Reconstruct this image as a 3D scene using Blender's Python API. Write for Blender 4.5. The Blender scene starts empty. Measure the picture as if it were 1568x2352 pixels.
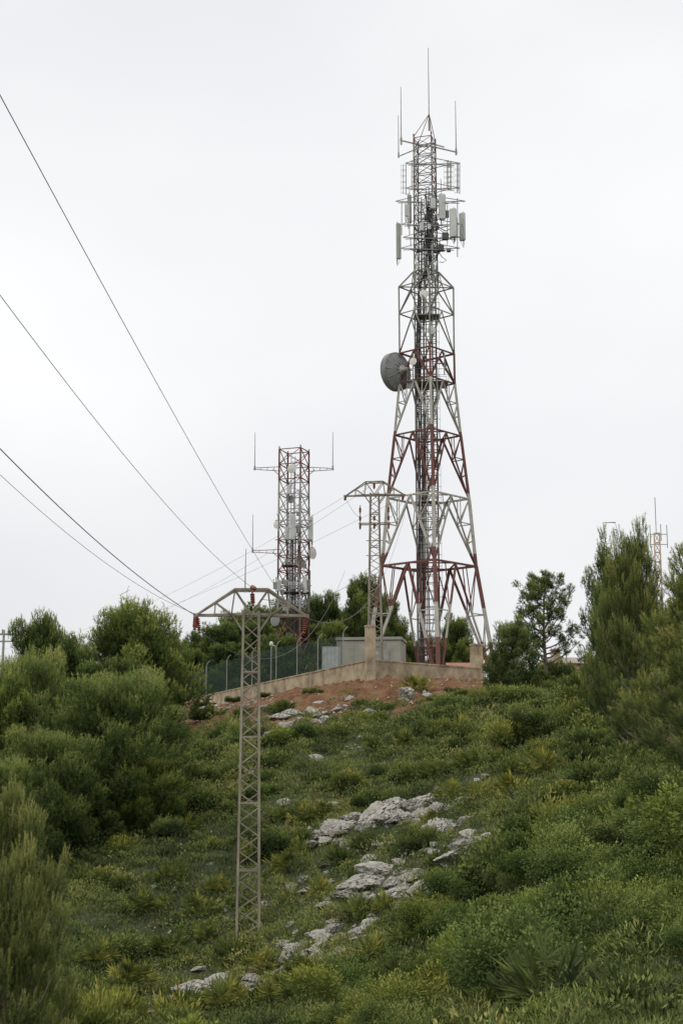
import bpy, math, random
import numpy as np
from mathutils import Vector, Matrix, noise as mn
random.seed(7); rng=np.random.default_rng(11)
SC=bpy.context.scene; COL=SC.collection
F=3266.7; PITCH=math.radians(10); CP,SP=math.cos(PITCH),math.sin(PITCH)
def P(px,py,Y):
    dx=(px-784)/F; dy=(1176-py)/F
    t=Y/(CP-dy*SP)
    return Vector((t*dx,Y,t*(SP+dy*CP)))
# ---------------------------------------------------------------- terrain
ctrl=[(567,2155,44.6),(567,2352,36),(200,2352,36),(200,2150,45),(0,2350,32),(0,2100,45),(200,1900,60),(400,1900,57),
(600,1900,55),(600,1750,64),(600,1640,78),(800,2352,29),(800,2150,39),(800,1950,50),(800,1800,59),(800,1700,66),(850,1615,76),
(1000,2352,20),(1000,2150,30),(1000,1950,42),(1000,1800,53),(1000,1650,69),(1000,1600,77),(1200,2352,12.5),(1200,2150,20),
(1200,1950,32),(1200,1800,44),(1200,1650,62),(1200,1600,77),(1400,2352,9),(1400,2150,15),(1400,1950,25),(1400,1800,36),
(1400,1650,54),(1400,1585,68),(1568,2352,7.5),(1568,2150,12),(1568,1950,20),(1568,1780,33),(1568,1640,50),
(850,1562,81),(700,1580,93),(600,1593,101),(440,1614,112),(1100,1570,88),(440,1650,100),(300,1740,82),(100,1790,78)]
cp=[tuple(P(*c)) for c in ctrl]
cp+=[(-60,60,-7),(-60,120,-5),(-32,140,1),(0,150,4),(30,140,3),(50,100,3),(40,60,4.5),(40,20,4),(20,0,2),(0,-10,-1.2),(-20,0,-6),
(-50,20,-9),(0,0,-1.7),(2,0,-1.5),(2,91,5),(7,110,5.05),(-4,110,5),(-8,125,4.7),(8,125,5),(18,100,4.6)]
cp=np.array(cp); XY=cp[:,:2]/50.0
def U(r2): return 0.5*r2*np.log(r2+1e-9)
n=len(cp); K=U(((XY[:,None]-XY[None])**2).sum(-1))+np.eye(n)*0.002
Q=np.c_[np.ones(n),XY]; A=np.zeros((n+3,n+3)); A[:n,:n]=K;A[:n,n:]=Q;A[n:,:n]=Q.T
sol=np.linalg.solve(A,np.r_[cp[:,2],0,0,0])
_d=rng.normal(size=(28,2)); _ph=rng.uniform(0,6.28,28)
def nz(x,y,s=1.0):
    v=0
    for i in range(28):
        f=(0.35+0.16*i)/s
        dd=_d[i]/np.linalg.norm(_d[i])
        v=v+np.sin((x*dd[0]+y*dd[1])*f*2.2+_ph[i]+1.3*np.sin(0.5*f*(x*dd[1]-y*dd[0])))/ (1+0.22*i)
    return v/3.2
def h(x,y):
    x=np.asarray(x,float);y=np.asarray(y,float); sh=x.shape
    xf=x.ravel();yf=y.ravel(); out=np.empty(len(xf))
    for s in range(0,len(xf),40000):
        p=np.c_[xf[s:s+40000],yf[s:s+40000]]; pc=np.clip(p,[-65,-15],[55,155])/50
        r2=((pc[:,None]-XY[None])**2).sum(-1)
        z=U(r2)@sol[:n]+sol[n]+pc@sol[n+1:]
        d=np.hypot(p[:,0],p[:,1]-60); w=np.clip((d-90)/160,0,1); w=w*w*(3-2*w)
        z=z*(1-w)+(-25)*w
        z+=0.13*nz(p[:,0],p[:,1],0.9)*np.clip((d<95),0,1)
        out[s:s+40000]=z
    return out.reshape(sh)
def hz(x,y): return float(h(np.array([x]),np.array([y]))[0])
def G(px,py):
    Y=np.arange(5,140,0.2); dx=(px-784)/F; dy=(1176-py)/F; t=Y/(CP-dy*SP)
    X=t*dx; Z=t*(SP+dy*CP); H=h(X,Y); k=np.where(Z<H)[0]
    i=k[0] if len(k) else len(Y)-1
    return Vector((X[i],Y[i],H[i]))
WC=P(850,1562,81); WL=P(425,1616,113); WR=P(1102,1570,88)
def segd(x,y,a,b):
    ax,ay,bx,by=a[0],a[1],b[0],b[1]; t=np.clip(((x-ax)*(bx-ax)+(y-ay)*(by-ay))/((bx-ax)**2+(by-ay)**2),0,1)
    return np.hypot(x-ax-t*(bx-ax),y-ay-t*(by-ay))
def soilmask(x,y):
    d=np.minimum(segd(x,y,WC,WL),segd(x,y,WC,WR))
    m=np.clip(1.75-d/7.2+0.6*nz(x,y,0.5)+.35*nz(x+9,y,2.0),0,1)
    inside=(y>84)&(x>-10)&(x<13)
    m=np.maximum(m,inside*0.8)
    p=np.clip(nz(x+31,y-7,1.6)*1.6-1.15,0,0.6)
    return np.clip(np.maximum(m,p),0,1)
# ---------------------------------------------------------------- helpers
def link(o,parent=None):
    COL.objects.link(o)
    if parent: o.parent=parent
    return o
def tag(o,label,cat,group=None):
    o["label"]=label;o["category"]=cat
    if group:o["group"]=group
def empty(name,loc,rz=0):
    o=bpy.data.objects.new(name,None); o.empty_display_size=0.3; o.location=loc; o.rotation_euler=(0,0,rz); return link(o)
class MB:
    def __init__(s): s.v=[];s.f=[];s.m=[]
    def add(s,vs,fs,mat=0):
        b=len(s.v); s.v+= [tuple(v) for v in vs]; s.f+=[tuple(i+b for i in f) for f in fs]; s.m+=[mat]*len(fs)
    def frame(s,d):
        d=d.normalized(); up=Vector((0,0,1)) if abs(d.z)<0.95 else Vector((0,1,0))
        a=d.cross(up).normalized(); return a,a.cross(d).normalized()
    def bar(s,a,b,w,hh=None,mat=0):
        a=Vector(a);b=Vector(b); hh=hh or w
        if (b-a).length<1e-5:return
        u,v=s.frame(b-a); u=u*w/2; v=v*hh/2
        s.add([a-u-v,a+u-v,a+u+v,a-u+v,b-u-v,b+u-v,b+u+v,b-u+v],[(3,2,1,0),(4,5,6,7),(0,1,5,4),(1,2,6,5),(2,3,7,6),(3,0,4,7)],mat)
    def ang(s,a,b,w,t=None,mat=0):
        a=Vector(a);b=Vector(b);t=t or w*0.22
        u,v=s.frame(b-a)
        pr=[(0,0),(w,0),(w,t),(t,t),(t,w),(0,w)]
        vs=[p+u*(x-w/2)+v*(y-w/2) for p in (a,b) for x,y in pr]
        s.add(vs,[(5,4,3,2,1,0),(6,7,8,9,10,11)]+[(i,(i+1)%6,(i+1)%6+6,i+6) for i in range(6)],mat)
    def tube(s,pts,r,nn=8,mat=0,caps=True):
        pts=[Vector(p) for p in pts]; rs=r if isinstance(r,(list,tuple)) else [r]*len(pts); b=[]
        for i,p in enumerate(pts):
            d=(pts[min(i+1,len(pts)-1)]-pts[max(i-1,0)])
            u,v=s.frame(d)
            b+=[p+(u*math.cos(2*math.pi*k/nn)+v*math.sin(2*math.pi*k/nn))*rs[i] for k in range(nn)]
        fs=[]
        for i in range(len(pts)-1):
            for k in range(nn):
                k2=(k+1)%nn; fs.append((i*nn+k,i*nn+k2,(i+1)*nn+k2,(i+1)*nn+k))
        if caps: fs+= [tuple(range(nn))[::-1],tuple((len(pts)-1)*nn+k for k in range(nn))]
        s.add(b,fs,mat)
    def lathe(s,prof,o,axis,nn=24,mat=0):
        o=Vector(o);ax=Vector(axis).normalized();u,v=s.frame(ax);b=[]
        for r,z in prof: b+=[o+ax*z+(u*math.cos(2*math.pi*k/nn)+v*math.sin(2*math.pi*k/nn))*max(r,0.001) for k in range(nn)]
        fs=[]
        for i in range(len(prof)-1):
            for k in range(nn):
                k2=(k+1)%nn; fs.append((i*nn+k,i*nn+k2,(i+1)*nn+k2,(i+1)*nn+k))
        s.add(b,fs,mat)
    def box(s,c,sz,rz=0,mat=0,bev=0):
        c=Vector(c);x,y,z=sz[0]/2,sz[1]/2,sz[2]/2;cr,sr=math.cos(rz),math.sin(rz)
        if bev:
            q=[(-x+bev,-y),(x-bev,-y),(x,-y+bev),(x,y-bev),(x-bev,y),(-x+bev,y),(-x,y-bev),(-x,-y+bev)]
            rings=[(-z,1-bev/ x),(-z+bev,1),(z-bev,1),(z,1-bev/x)]
            vs=[]
            for zz,k in rings: vs+=[c+Vector(((a*cr-b*sr)*k,(a*sr+b*cr)*k,zz)) for a,b in q]
            fs=[tuple(range(8))[::-1],tuple(range(24,32))]
            for i in range(3):
                for k in range(8): fs.append((i*8+k,i*8+(k+1)%8,(i+1)*8+(k+1)%8,(i+1)*8+k))
            s.add(vs,fs,mat);return
        vs=[c+Vector((a*cr-b*sr,a*sr+b*cr,w)) for w in (-z,z) for a,b in ((-x,-y),(x,-y),(x,y),(-x,y))]
        s.add(vs,[(3,2,1,0),(4,5,6,7),(0,1,5,4),(1,2,6,5),(2,3,7,6),(3,0,4,7)],mat)
    def obj(s,name,mats,parent=None,smooth=False):
        me=bpy.data.meshes.new(name); me.from_pydata(s.v,[],s.f)
        for m in (mats if isinstance(mats,(list,tuple)) else [mats]): me.materials.append(m)
        me.polygons.foreach_set("material_index",s.m)
        if smooth: me.polygons.foreach_set("use_smooth",[True]*len(s.f))
        me.update(); return link(bpy.data.objects.new(name,me),parent)
def npmesh(name,V,Fc,tint=None,mat=None):
    me=bpy.data.meshes.new(name); V=np.ascontiguousarray(V,dtype=np.float32); Fc=np.ascontiguousarray(Fc,dtype=np.int32)
    me.vertices.add(len(V)); me.vertices.foreach_set("co",V.ravel())
    m,k=Fc.shape; me.loops.add(m*k); me.loops.foreach_set("vertex_index",Fc.ravel())
    me.polygons.add(m); me.polygons.foreach_set("loop_start",np.arange(0,m*k,k,dtype=np.int32))
    me.update(calc_edges=True)
    if tint is not None:
        a=me.attributes.new("tint",'FLOAT','POINT'); a.data.foreach_set("value",np.ascontiguousarray(tint,dtype=np.float32))
    if mat: me.materials.append(mat)
    return me
def norm(a): return a/np.maximum(np.linalg.norm(a,axis=-1,keepdims=True),1e-9)
def blades(c,d,L,W,quad=False):
    N=len(c); d=norm(d); s=norm(np.cross(d,norm(rng.normal(size=(N,3)))))
    L=np.broadcast_to(np.asarray(L,float),(N,))[:,None]; W=np.broadcast_to(np.asarray(W,float),(N,))[:,None]
    if quad:
        V=np.stack([c,c+d*L*.5-s*W*.5,c+d*L,c+d*L*.5+s*W*.5],1).reshape(-1,3); Fc=np.arange(N*4).reshape(-1,4)
    else:
        V=np.stack([c-s*W*.5,c+s*W*.5,c+d*L],1).reshape(-1,3); Fc=np.arange(N*3).reshape(-1,3)
    return V,Fc
# ---------------------------------------------------------------- materials
def nodes(name):
    m=bpy.data.materials.new(name); m.use_nodes=True; nt=m.node_tree; return m,nt,nt.nodes["Principled BSDF"]
def ramp(nt,stops,interp='LINEAR'):
    r=nt.nodes.new("ShaderNodeValToRGB"); cr=r.color_ramp; cr.interpolation=interp
    while len(cr.elements)>1: cr.elements.remove(cr.elements[-1])
    cr.elements[0].position=stops[0][0]; cr.elements[0].color=(*stops[0][1],1)
    for p,c in stops[1:]:
        e=cr.elements.new(p); e.color=(*c,1)
    return r
def noise(nt,scale,detail=6,rough=.6,coord='Object',scl=None):
    tc=nt.nodes.new("ShaderNodeTexCoord"); nn=nt.nodes.new("ShaderNodeTexNoise")
    nn.inputs["Scale"].default_value=scale; nn.inputs["Detail"].default_value=detail; nn.inputs["Roughness"].default_value=rough
    if scl:
        mp=nt.nodes.new("ShaderNodeMapping"); mp.inputs["Scale"].default_value=scl
        nt.links.new(tc.outputs[coord],mp.inputs[0]); nt.links.new(mp.outputs[0],nn.inputs["Vector"])
    else: nt.links.new(tc.outputs[coord],nn.inputs["Vector"])
    return nn
def mix(nt,f,a,b,typ='MIX'):
    x=nt.nodes.new("ShaderNodeMix"); x.data_type='RGBA'; x.blend_type=typ
    for k,v in ((0,f),(6,a),(7,b)):
        if hasattr(v,'is_output') or hasattr(v,'links'): nt.links.new(v,x.inputs[k])
        else: x.inputs[k].default_value= v if k==0 else (*v,1)
    return x.outputs[2]
def mat(name,c1,c2,scale=3,rough=.8,metal=0,bump=0,lo=.35,hi=.65,scl=None):
    m,nt,b=nodes(name); nn=noise(nt,scale,scl=scl); r=ramp(nt,[(lo,c1),(hi,c2)])
    nt.links.new(nn.outputs[0],r.inputs[0]); nt.links.new(r.outputs[0],b.inputs["Base Color"])
    b.inputs["Roughness"].default_value=rough; b.inputs["Metallic"].default_value=metal
    if bump:
        bp=nt.nodes.new("ShaderNodeBump"); bp.inputs["Strength"].default_value=bump; bp.inputs["Distance"].default_value=.05
        nt.links.new(nn.outputs[0],bp.inputs["Height"]); nt.links.new(bp.outputs[0],b.inputs["Normal"])
    return m
def band(name,H,stops,rust=(.13,.07,.045),amt=.6):
    m,nt,b=nodes(name); tc=nt.nodes.new("ShaderNodeTexCoord"); sp=nt.nodes.new("ShaderNodeSeparateXYZ")
    nt.links.new(tc.outputs["Object"],sp.inputs[0]); d=nt.nodes.new("ShaderNodeMath"); d.operation='DIVIDE'; d.inputs[1].default_value=H
    nt.links.new(sp.outputs[2],d.inputs[0]); r=ramp(nt,stops,'CONSTANT'); nt.links.new(d.outputs[0],r.inputs[0])
    nn=noise(nt,2.2,8,.7); r2=ramp(nt,[(.5,(0,0,0)),(.68,(amt,)*3)]); nt.links.new(nn.outputs[0],r2.inputs[0])
    o=mix(nt,r2.outputs[0],r.outputs[0],rust); nn2=noise(nt,.9,4)
    r3=ramp(nt,[(.3,(.75,.75,.73)),(.7,(1,1,1))]); nt.links.new(nn2.outputs[0],r3.inputs[0])
    o=mix(nt,1.0,o,r3.outputs[0],'MULTIPLY'); nt.links.new(o,b.inputs["Base Color"]); b.inputs["Roughness"].default_value=.8
    return m
def leafmat(name,stops,trans=.25,var=.25):
    m,nt,b=nodes(name); at=nt.nodes.new("ShaderNodeAttribute"); at.attribute_name="tint"
    r=ramp(nt,stops); nt.links.new(at.outputs["Fac"],r.inputs[0])
    oi=nt.nodes.new("ShaderNodeObjectInfo"); r2=ramp(nt,[(0,(1-var,1-var*.8,1-var)),(.5,(1,1,1)),(1,(1+var,1+var*.6,1-var*.5))])
    nt.links.new(oi.outputs["Random"],r2.inputs[0]); c=mix(nt,1.0,r.outputs[0],r2.outputs[0],'MULTIPLY')
    nt.nodes.remove(b); di=nt.nodes.new("ShaderNodeBsdfDiffuse"); nt.links.new(c,di.inputs[0])
    if trans:
        tr=nt.nodes.new("ShaderNodeBsdfTranslucent"); ms=nt.nodes.new("ShaderNodeMixShader")
        ms.inputs[0].default_value=trans; nt.links.new(c,tr.inputs[0])
        nt.links.new(di.outputs[0],ms.inputs[1]); nt.links.new(tr.outputs[0],ms.inputs[2])
        nt.links.new(ms.outputs[0],nt.nodes["Material Output"].inputs[0])
    else: nt.links.new(di.outputs[0],nt.nodes["Material Output"].inputs[0])
    return m
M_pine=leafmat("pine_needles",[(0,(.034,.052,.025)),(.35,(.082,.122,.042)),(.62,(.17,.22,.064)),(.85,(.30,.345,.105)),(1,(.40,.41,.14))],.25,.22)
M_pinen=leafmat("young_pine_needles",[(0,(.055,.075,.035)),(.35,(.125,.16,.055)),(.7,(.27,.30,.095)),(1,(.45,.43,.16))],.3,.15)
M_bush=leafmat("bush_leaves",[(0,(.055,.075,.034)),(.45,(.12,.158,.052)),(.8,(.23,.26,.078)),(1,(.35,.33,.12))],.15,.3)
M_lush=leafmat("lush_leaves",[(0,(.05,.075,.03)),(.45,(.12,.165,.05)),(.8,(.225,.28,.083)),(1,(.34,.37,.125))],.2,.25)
M_palm=leafmat("palm_fronds",[(0,(.24,.20,.11)),(.15,(.055,.08,.035)),(.55,(.13,.165,.05)),(1,(.32,.30,.07))],.2,.25)
M_cover=leafmat("cover_leaves",[(0,(.058,.078,.036)),(.35,(.13,.165,.055)),(.65,(.225,.25,.078)),(.85,(.32,.305,.10)),(1,(.37,.33,.17))],0)
M_bark=mat("pine_bark",(.10,.075,.055),(.22,.18,.14),6,.95,bump=.4)
M_galv=mat("galvanised_steel",(.20,.205,.19),(.33,.33,.30),3,.6,.2)
M_dark=mat("dark_cable",(.035,.035,.035),(.075,.075,.073),2,.6)
M_dsteel=mat("dark_steel",(.14,.135,.12),(.27,.255,.23),3,.7)
M_panel=mat("radome_grey",(.42,.44,.42),(.54,.55,.52),1.2,.5)
M_white=mat("white_radome",(.55,.55,.50),(.68,.67,.62),1.5,.5)
M_dish=mat("grey_dish_shell",(.15,.155,.15),(.24,.245,.24),1.0,.6)
M_pyl=mat("weathered_pylon_steel",(.15,.13,.095),(.32,.28,.22),2.2,.8,.0,scl=(1,1,.4))
M_ins=mat("brown_insulator",(.16,.035,.02),(.26,.07,.04),5,.3)
M_conc=mat("stained_concrete",(.20,.155,.10),(.46,.375,.25),1.3,.95,bump=.4,lo=.32,hi=.62)
M_conc2=mat("grey_hut_concrete",(.215,.215,.18),(.30,.295,.25),.9,.9,bump=.1)
M_red=mat("rusty_red_paint",(.16,.035,.03),(.28,.07,.05),3,.6)
M_roofr=mat("red_roof_tiles",(.25,.10,.07),(.36,.17,.12),5,.8)
M_wire=mat("conductor_wire",(.09,.09,.09),(.15,.15,.15),2,.6)
M_rock,nt,b=nodes("limestone")
n1=noise(nt,2.0,10,.75); r=ramp(nt,[(.28,(.21,.20,.175)),(.45,(.39,.37,.325)),(.68,(.60,.57,.51))]); nt.links.new(n1.outputs[0],r.inputs[0])
n2=noise(nt,1.6,9,.8,scl=(1,1,4)); r2=ramp(nt,[(.38,(.27,.24,.19)),(.45,(1,1,1))]); nt.links.new(n2.outputs[0],r2.inputs[0])
o=mix(nt,1.0,r.outputs[0],r2.outputs[0],'MULTIPLY'); nt.links.new(o,b.inputs["Base Color"]); b.inputs["Roughness"].default_value=.95
bp=nt.nodes.new("ShaderNodeBump"); bp.inputs["Strength"].default_value=.8; bp.inputs["Distance"].default_value=.15
nt.links.new(n2.outputs[0],bp.inputs["Height"]); nt.links.new(bp.outputs[0],b.inputs["Normal"])
M_gr,nt,b=nodes("hillside_ground")
n1=noise(nt,.9,10,.7); g=ramp(nt,[(.3,(.055,.07,.03)),(.5,(.095,.115,.046)),(.64,(.16,.155,.072)),(.78,(.25,.20,.12))]); nt.links.new(n1.outputs[0],g.inputs[0])
n2=noise(nt,.9,12,.78); s=ramp(nt,[(.32,(.12,.06,.03)),(.42,(.25,.115,.05)),(.52,(.34,.17,.08)),(.61,(.38,.235,.13)),(.68,(.25,.19,.10)),(.75,(.42,.36,.27))]); nt.links.new(n2.outputs[0],s.inputs[0])
at=nt.nodes.new("ShaderNodeAttribute"); at.attribute_name="soil"
n3=noise(nt,1.6,10,.75); ad=nt.nodes.new("ShaderNodeMath"); ad.operation='ADD'; nt.links.new(at.outputs["Fac"],ad.inputs[0]); nt.links.new(n3.outputs[0],ad.inputs[1])
r=ramp(nt,[(.8,(0,0,0)),(.97,(1,1,1))]); nt.links.new(ad.outputs[0],r.inputs[0])
o=mix(nt,r.outputs[0],g.outputs[0],s.outputs[0]); nt.links.new(o,b.inputs["Base Color"]); b.inputs["Roughness"].default_value=1
bp=nt.nodes.new("ShaderNodeBump"); bp.inputs["Strength"].default_value=1; bp.inputs["Distance"].default_value=.8
nt.links.new(n3.outputs[0],bp.inputs["Height"]); nt.links.new(bp.outputs[0],b.inputs["Normal"])
# ---------------------------------------------------------------- ground mesh
far=np.array([1,3,6,10,16,25,40,60,90,130,200,300,500,800,1300,2000.])
gx=np.r_[-45-far[::-1],np.linspace(-45,32,300),32+far]; gy=np.r_[0-far[::-1],np.linspace(0,96,380),np.linspace(97,150,50),150+far]
GX,GY=np.meshgrid(gx,gy,indexing='ij'); GZ=h(GX,GY); sm_=soilmask(GX,GY)
GZ=GZ+np.where((GY<90)&(GY>20),sm_*(.14*nz(GX*3.1,GY*3.1,.8)+.12*nz(GX*7,GY*7,.8)),0)
V=np.stack([GX,GY,GZ],-1).reshape(-1,3)
nx,ny=len(gx),len(gy); I=np.arange(nx*ny).reshape(nx,ny)
Fc=np.stack([I[:-1,:-1],I[1:,:-1],I[1:,1:],I[:-1,1:]],-1).reshape(-1,4)
me=npmesh("hillside_ground",V,Fc,None,M_gr); a=me.attributes.new("soil",'FLOAT','POINT')
a.data.foreach_set("value",sm_.ravel().astype(np.float32)); me.polygons.foreach_set("use_smooth",np.ones(len(Fc),bool))
g=link(bpy.data.objects.new("ground",me)); g["kind"]="structure"; tag(g,"scrubby green hillside rising to a red earth bank","ground")
# ---------------------------------------------------------------- rocks
import bmesh
def rock_mesh(seed,flat=.55):
    r=np.random.default_rng(seed); bm=bmesh.new(); bmesh.ops.create_icosphere(bm,subdivisions=5,radius=1)
    pn=norm(r.normal(size=(12,3))*np.array([1,1,1.1])); po=.45+.5*r.random(12); off=Vector((seed*7.3,seed*2.1,3))
    for v in bm.verts:
        d=v.co.normalized(); q=min(1.2,min(po[i]/max(d.dot(Vector(pn[i])),.05) for i in range(12)))
        p=Vector((d.x*q,d.y*q*.8,d.z*q*flat))
        ds,_=mn.voronoi(Vector((p.x*2.8,p.y*2.8,p.z*6))+off); cr=ds[1]-ds[0]
        k=1-.22*max(0,1-cr/.14)+.12*(mn.fractal(p*2.5+off,.9,2.1,5))
        k+=.08*(mn.noise(Vector((p.x*.8,p.y*.8,p.z*14))+off))
        v.co=p*k
    me=bpy.data.meshes.new("rock"); bm.to_mesh(me); bm.free(); me.materials.append(M_rock); return me
RK=[rock_mesh(s,.32+.07*(s%3)) for s in range(8)]
RP=[]
def rock(px,py,wpx,hs=1.0,lab="pale grey cracked limestone slab embedded in the scrub"):
    p=G(px,py); s=wpx/2*p.y/F*1.0; o=bpy.data.objects.new("limestone_rock",random.choice(RK)); o.location=(p.x,p.y,p.z+s*.18*hs)
    o.rotation_euler=(random.uniform(-.05,.35),random.uniform(-.4,-.02),random.uniform(-.6,.6)); sc=random.uniform(.8,1.2)
    o.scale=(s*1.2*sc,s*1.5*sc,s*1.2*hs); link(o); tag(o,lab,"rock","limestone rocks on the hillside"); RP.append((p.x,p.y,s))
RL=[(860,1885,80),(905,1862,85),(950,1858,80),(985,1840,50),(835,1905,60),(1010,1865,45),(890,1892,60),(930,1885,60),(965,1880,50),(875,1865,50),(760,1915,65),(785,1905,50),(725,1922,40),(1000,1922,75),(970,1945,70),(1030,1910,45),(945,1958,45),(1060,1975,85,1.2),(1090,1950,60,1.2),(1030,1988,50),(1045,1950,50),
  (795,2062,80),(835,2038,85),(880,2010,90),(905,2035,60),(935,2018,50),(865,2075,60),(910,2068,95),(960,2058,70),(1000,2060,60),(745,2090,40),(850,2010,50),(820,2080,50),(980,2045,50),(740,2165,60,1.2),(765,2145,50),(830,2160,35),(885,2150,40),(650,2170,30),(715,2155,30),(900,2140,30),(770,2120,30),(700,2175,25),
  (450,2285,80),(425,2305,60),(500,2262,50),(580,2258,50),(455,2236,30),(580,2290,50),(345,2330,30),(390,2325,30),(410,2320,45),(480,2275,50),(540,2270,35),
  (725,1745,35),(650,1850,35),(640,1865,30),(660,1672,38),(690,1655,28),(710,1638,40),(740,1645,32),(670,1645,26),(640,1685,30),(770,1635,25),(610,1690,22),(620,1650,22),(930,1606,48,1.8),(850,1640,28),(870,1760,25),(1115,1785,25),(1095,1795,20),(1175,1905,40),(1140,1920,45),(1125,1935,50),(1110,1695,25),(840,1830,25),(710,1950,25),(780,1940,30),(1130,1690,22),(980,1600,22),(800,1608,22),(600,1630,22),(560,1625,22),(730,1618,22),(690,2200,30),(905,2210,30),(575,1780,25),(745,2010,25),(1020,1815,25),(890,1690,22),
  (680,1680,20),(725,1660,25),(755,1655,20),(520,1630,20),(490,1625,20),(465,1630,20),(790,1625,20),(900,1622,18),(820,1700,20),(845,1720,20),(930,1690,20),(665,2130,25),(620,2190,25),(700,2100,25),(1060,1890,30),(1010,1815,30),(350,2040,22),(430,2160,22),(520,2120,24),(610,2080,22),(480,1990,20),(560,1960,20),(640,2240,30),(730,2260,28),(800,2240,26),(670,1970,22),(760,1850,22),(820,1780,20),(1010,2120,26)]
for a in RL: rock(*a)
for cx,cy,wx,wy,nn_ in ((930,1870,130,30,20),(760,1915,60,18,9),(1000,1935,80,30,12),(860,2040,120,35,20),(960,2055,80,20,10),(790,2150,90,20,10),(500,2275,120,25,18),(690,1660,80,30,8),(1090,1945,70,25,9),(860,1960,120,40,6),(740,2030,60,60,6),(640,2210,90,30,9)):
    for _ in range(nn_):
        u=random.gauss(0,.6); rock(cx+u*wx,cy-u*wy*.6+random.gauss(0,.45)*wy,random.uniform(18,46))
RPa=np.array(RP)
mb=MB()
for i in range(1000):
    if i<230: t=random.random(); s0=WL if random.random()<.65 else WR; q=WC.lerp(s0,t*.95); x=q.x-random.uniform(.5,7)*.8*(1 if s0 is WL else -.2)+random.gauss(0,.4); y=q.y-random.uniform(.4,7)*(.6 if s0 is WL else 1)
    elif i<700: rx,ry,rs=random.choice(RP); x=rx+random.gauss(0,1.1);y=ry+random.gauss(0,1.3)
    else: y=random.uniform(28,80); x=random.uniform(-.14,.12)*y
    if i>=700 and soilmask(np.array([x]),np.array([y]))[0]<.35 and random.random()<.6: continue
    z=hz(x,y); s=random.uniform(.03,.13); q=Vector((x,y,z+s*.3)); vs=[]
    for d_ in [(1,0,0),(0,1,0),(-1,0,0),(0,-1,0),(0,0,1),(0,0,-1),]: vs.append(q+Vector(d_)*s*random.uniform(.5,1.2))
    mb.add(vs,[(0,1,4),(1,2,4),(2,3,4),(3,0,4),(1,0,5),(2,1,5),(3,2,5),(0,3,5)])
o=mb.obj("scattered_stones",M_rock); o["kind"]="stuff"; tag(o,"small loose limestone stones scattered on bare soil","stones")
# ---------------------------------------------------------------- ground cover (stuff)
def offrock(x,y,f=.7):
    ok=np.ones(len(x),bool)
    for rx,ry,s in RPa: ok&=((x-rx)**2+((y-ry)*1.0)**2)>(s*f)**2
    for rx,ry,s in RPa: ok&=~((np.abs(x-rx)<s*.6)&(y<ry)&(y>ry-s*1.5-.3)&(rng.random(len(x))<.85))
    return ok
N=19000
yy=5+77*rng.random(N)**1.12; xx=(rng.random(N)*2-1)*(0.30*yy+2.5)
sm=soilmask(xx,yy); keep=(rng.random(N)>sm*.97)&(yy<81+np.minimum(0,xx)*-.8)&offrock(xx,yy); keep&=~((sm>.5)&(rng.random(N)<.7))
xx,yy=xx[keep],yy[keep]; zz=h(xx,yy); N=len(xx)
pat=np.clip(.42+.34*nz(xx,yy,2.5)+.08*rng.normal(size=N),0,1)
gr=(nz(xx+50,yy+9,1.5)+.5*rng.normal(size=N))>-.25
k=42; R=(.12+.004*yy)*(0.7+.7*rng.random(N))
c=np.stack([xx,yy,zz],1)[:,None,:]+rng.normal(size=(N,k,3))*R[:,None,None]*np.array([.6,.6,.0])
up=rng.random((N,k)); c[:,:,2]+=np.where(gr[:,None],0,up*R[:,None]*.6)-.02
d=rng.normal(size=(N,k,3))*np.where(gr,.45,1.0)[:,None,None]; d[:,:,2]=np.abs(d[:,:,2])*.6+np.where(gr,1.0,.35)[:,None]
L=((.045+.0010*yy)*np.where(gr,2.0,.8))[:,None]*(.6+.8*rng.random((N,k))); W=((.009+.00048*yy)*np.where(gr,.75,1.15))[:,None]*np.ones((1,k))
ti=np.clip(pat[:,None]+.06*rng.normal(size=(N,k))+.15*(up-.5)*~gr[:,None],0,.88)
V1,_=blades(c.reshape(-1,3),d.reshape(-1,3),L.ravel(),W.ravel(),True); T1=np.repeat(ti.ravel(),4)
N=7000; yy=8+73*rng.random(N)**1.1; xx=(rng.random(N)*2-1)*(0.29*yy+2)
sm=soilmask(xx,yy); keep=(rng.random(N)>sm*1.08)&(yy<80)&offrock(xx,yy,.9)&(nz(xx*1.3-40,yy*1.3,1.8)+.6*rng.normal(size=N)>-.6)
xx,yy=xx[keep],yy[keep]; zz=h(xx,yy); N=len(xx); k=165
R=(.17+.0052*yy)*(.55+1.25*rng.random(N)**2); HH=R*(.6+.6*rng.random(N))
dv=norm(rng.normal(size=(N,k,3))); dv[:,:,2]=np.abs(dv[:,:,2]); rr=(.84+.18*rng.random((N,k)))*(1+.16*np.sin(dv[:,:,0]*5+xx[:,None]*9)*np.cos(dv[:,:,1]*5+yy[:,None]*7))
c=np.stack([xx,yy,zz-.03],1)[:,None,:]+dv*rr[:,:,None]*np.stack([R,R,HH],1)[:,None,:]
d=dv+rng.normal(size=(N,k,3))*.5; d[:,:,2]+=.5
L=(.032+.0010*yy)[:,None]*(.6+.8*rng.random((N,k))); typ=rng.random(N); W=((.014+.00052*yy)*np.where(typ>.5,1.0,.6))[:,None]*np.ones((1,k)); L*=np.where(typ>.5,1,1.5)[:,None]
tb=np.clip(.34+.26*nz(xx,yy,2.5)+.20*rng.normal(size=N),.0,.8)
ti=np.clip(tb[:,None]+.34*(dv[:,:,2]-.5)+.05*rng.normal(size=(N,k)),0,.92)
V2,_=blades(c.reshape(-1,3),d.reshape(-1,3),L.ravel(),W.ravel(),True)
V=np.concatenate([V1,V2]); Fc=np.arange(len(V)).reshape(-1,4)
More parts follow.
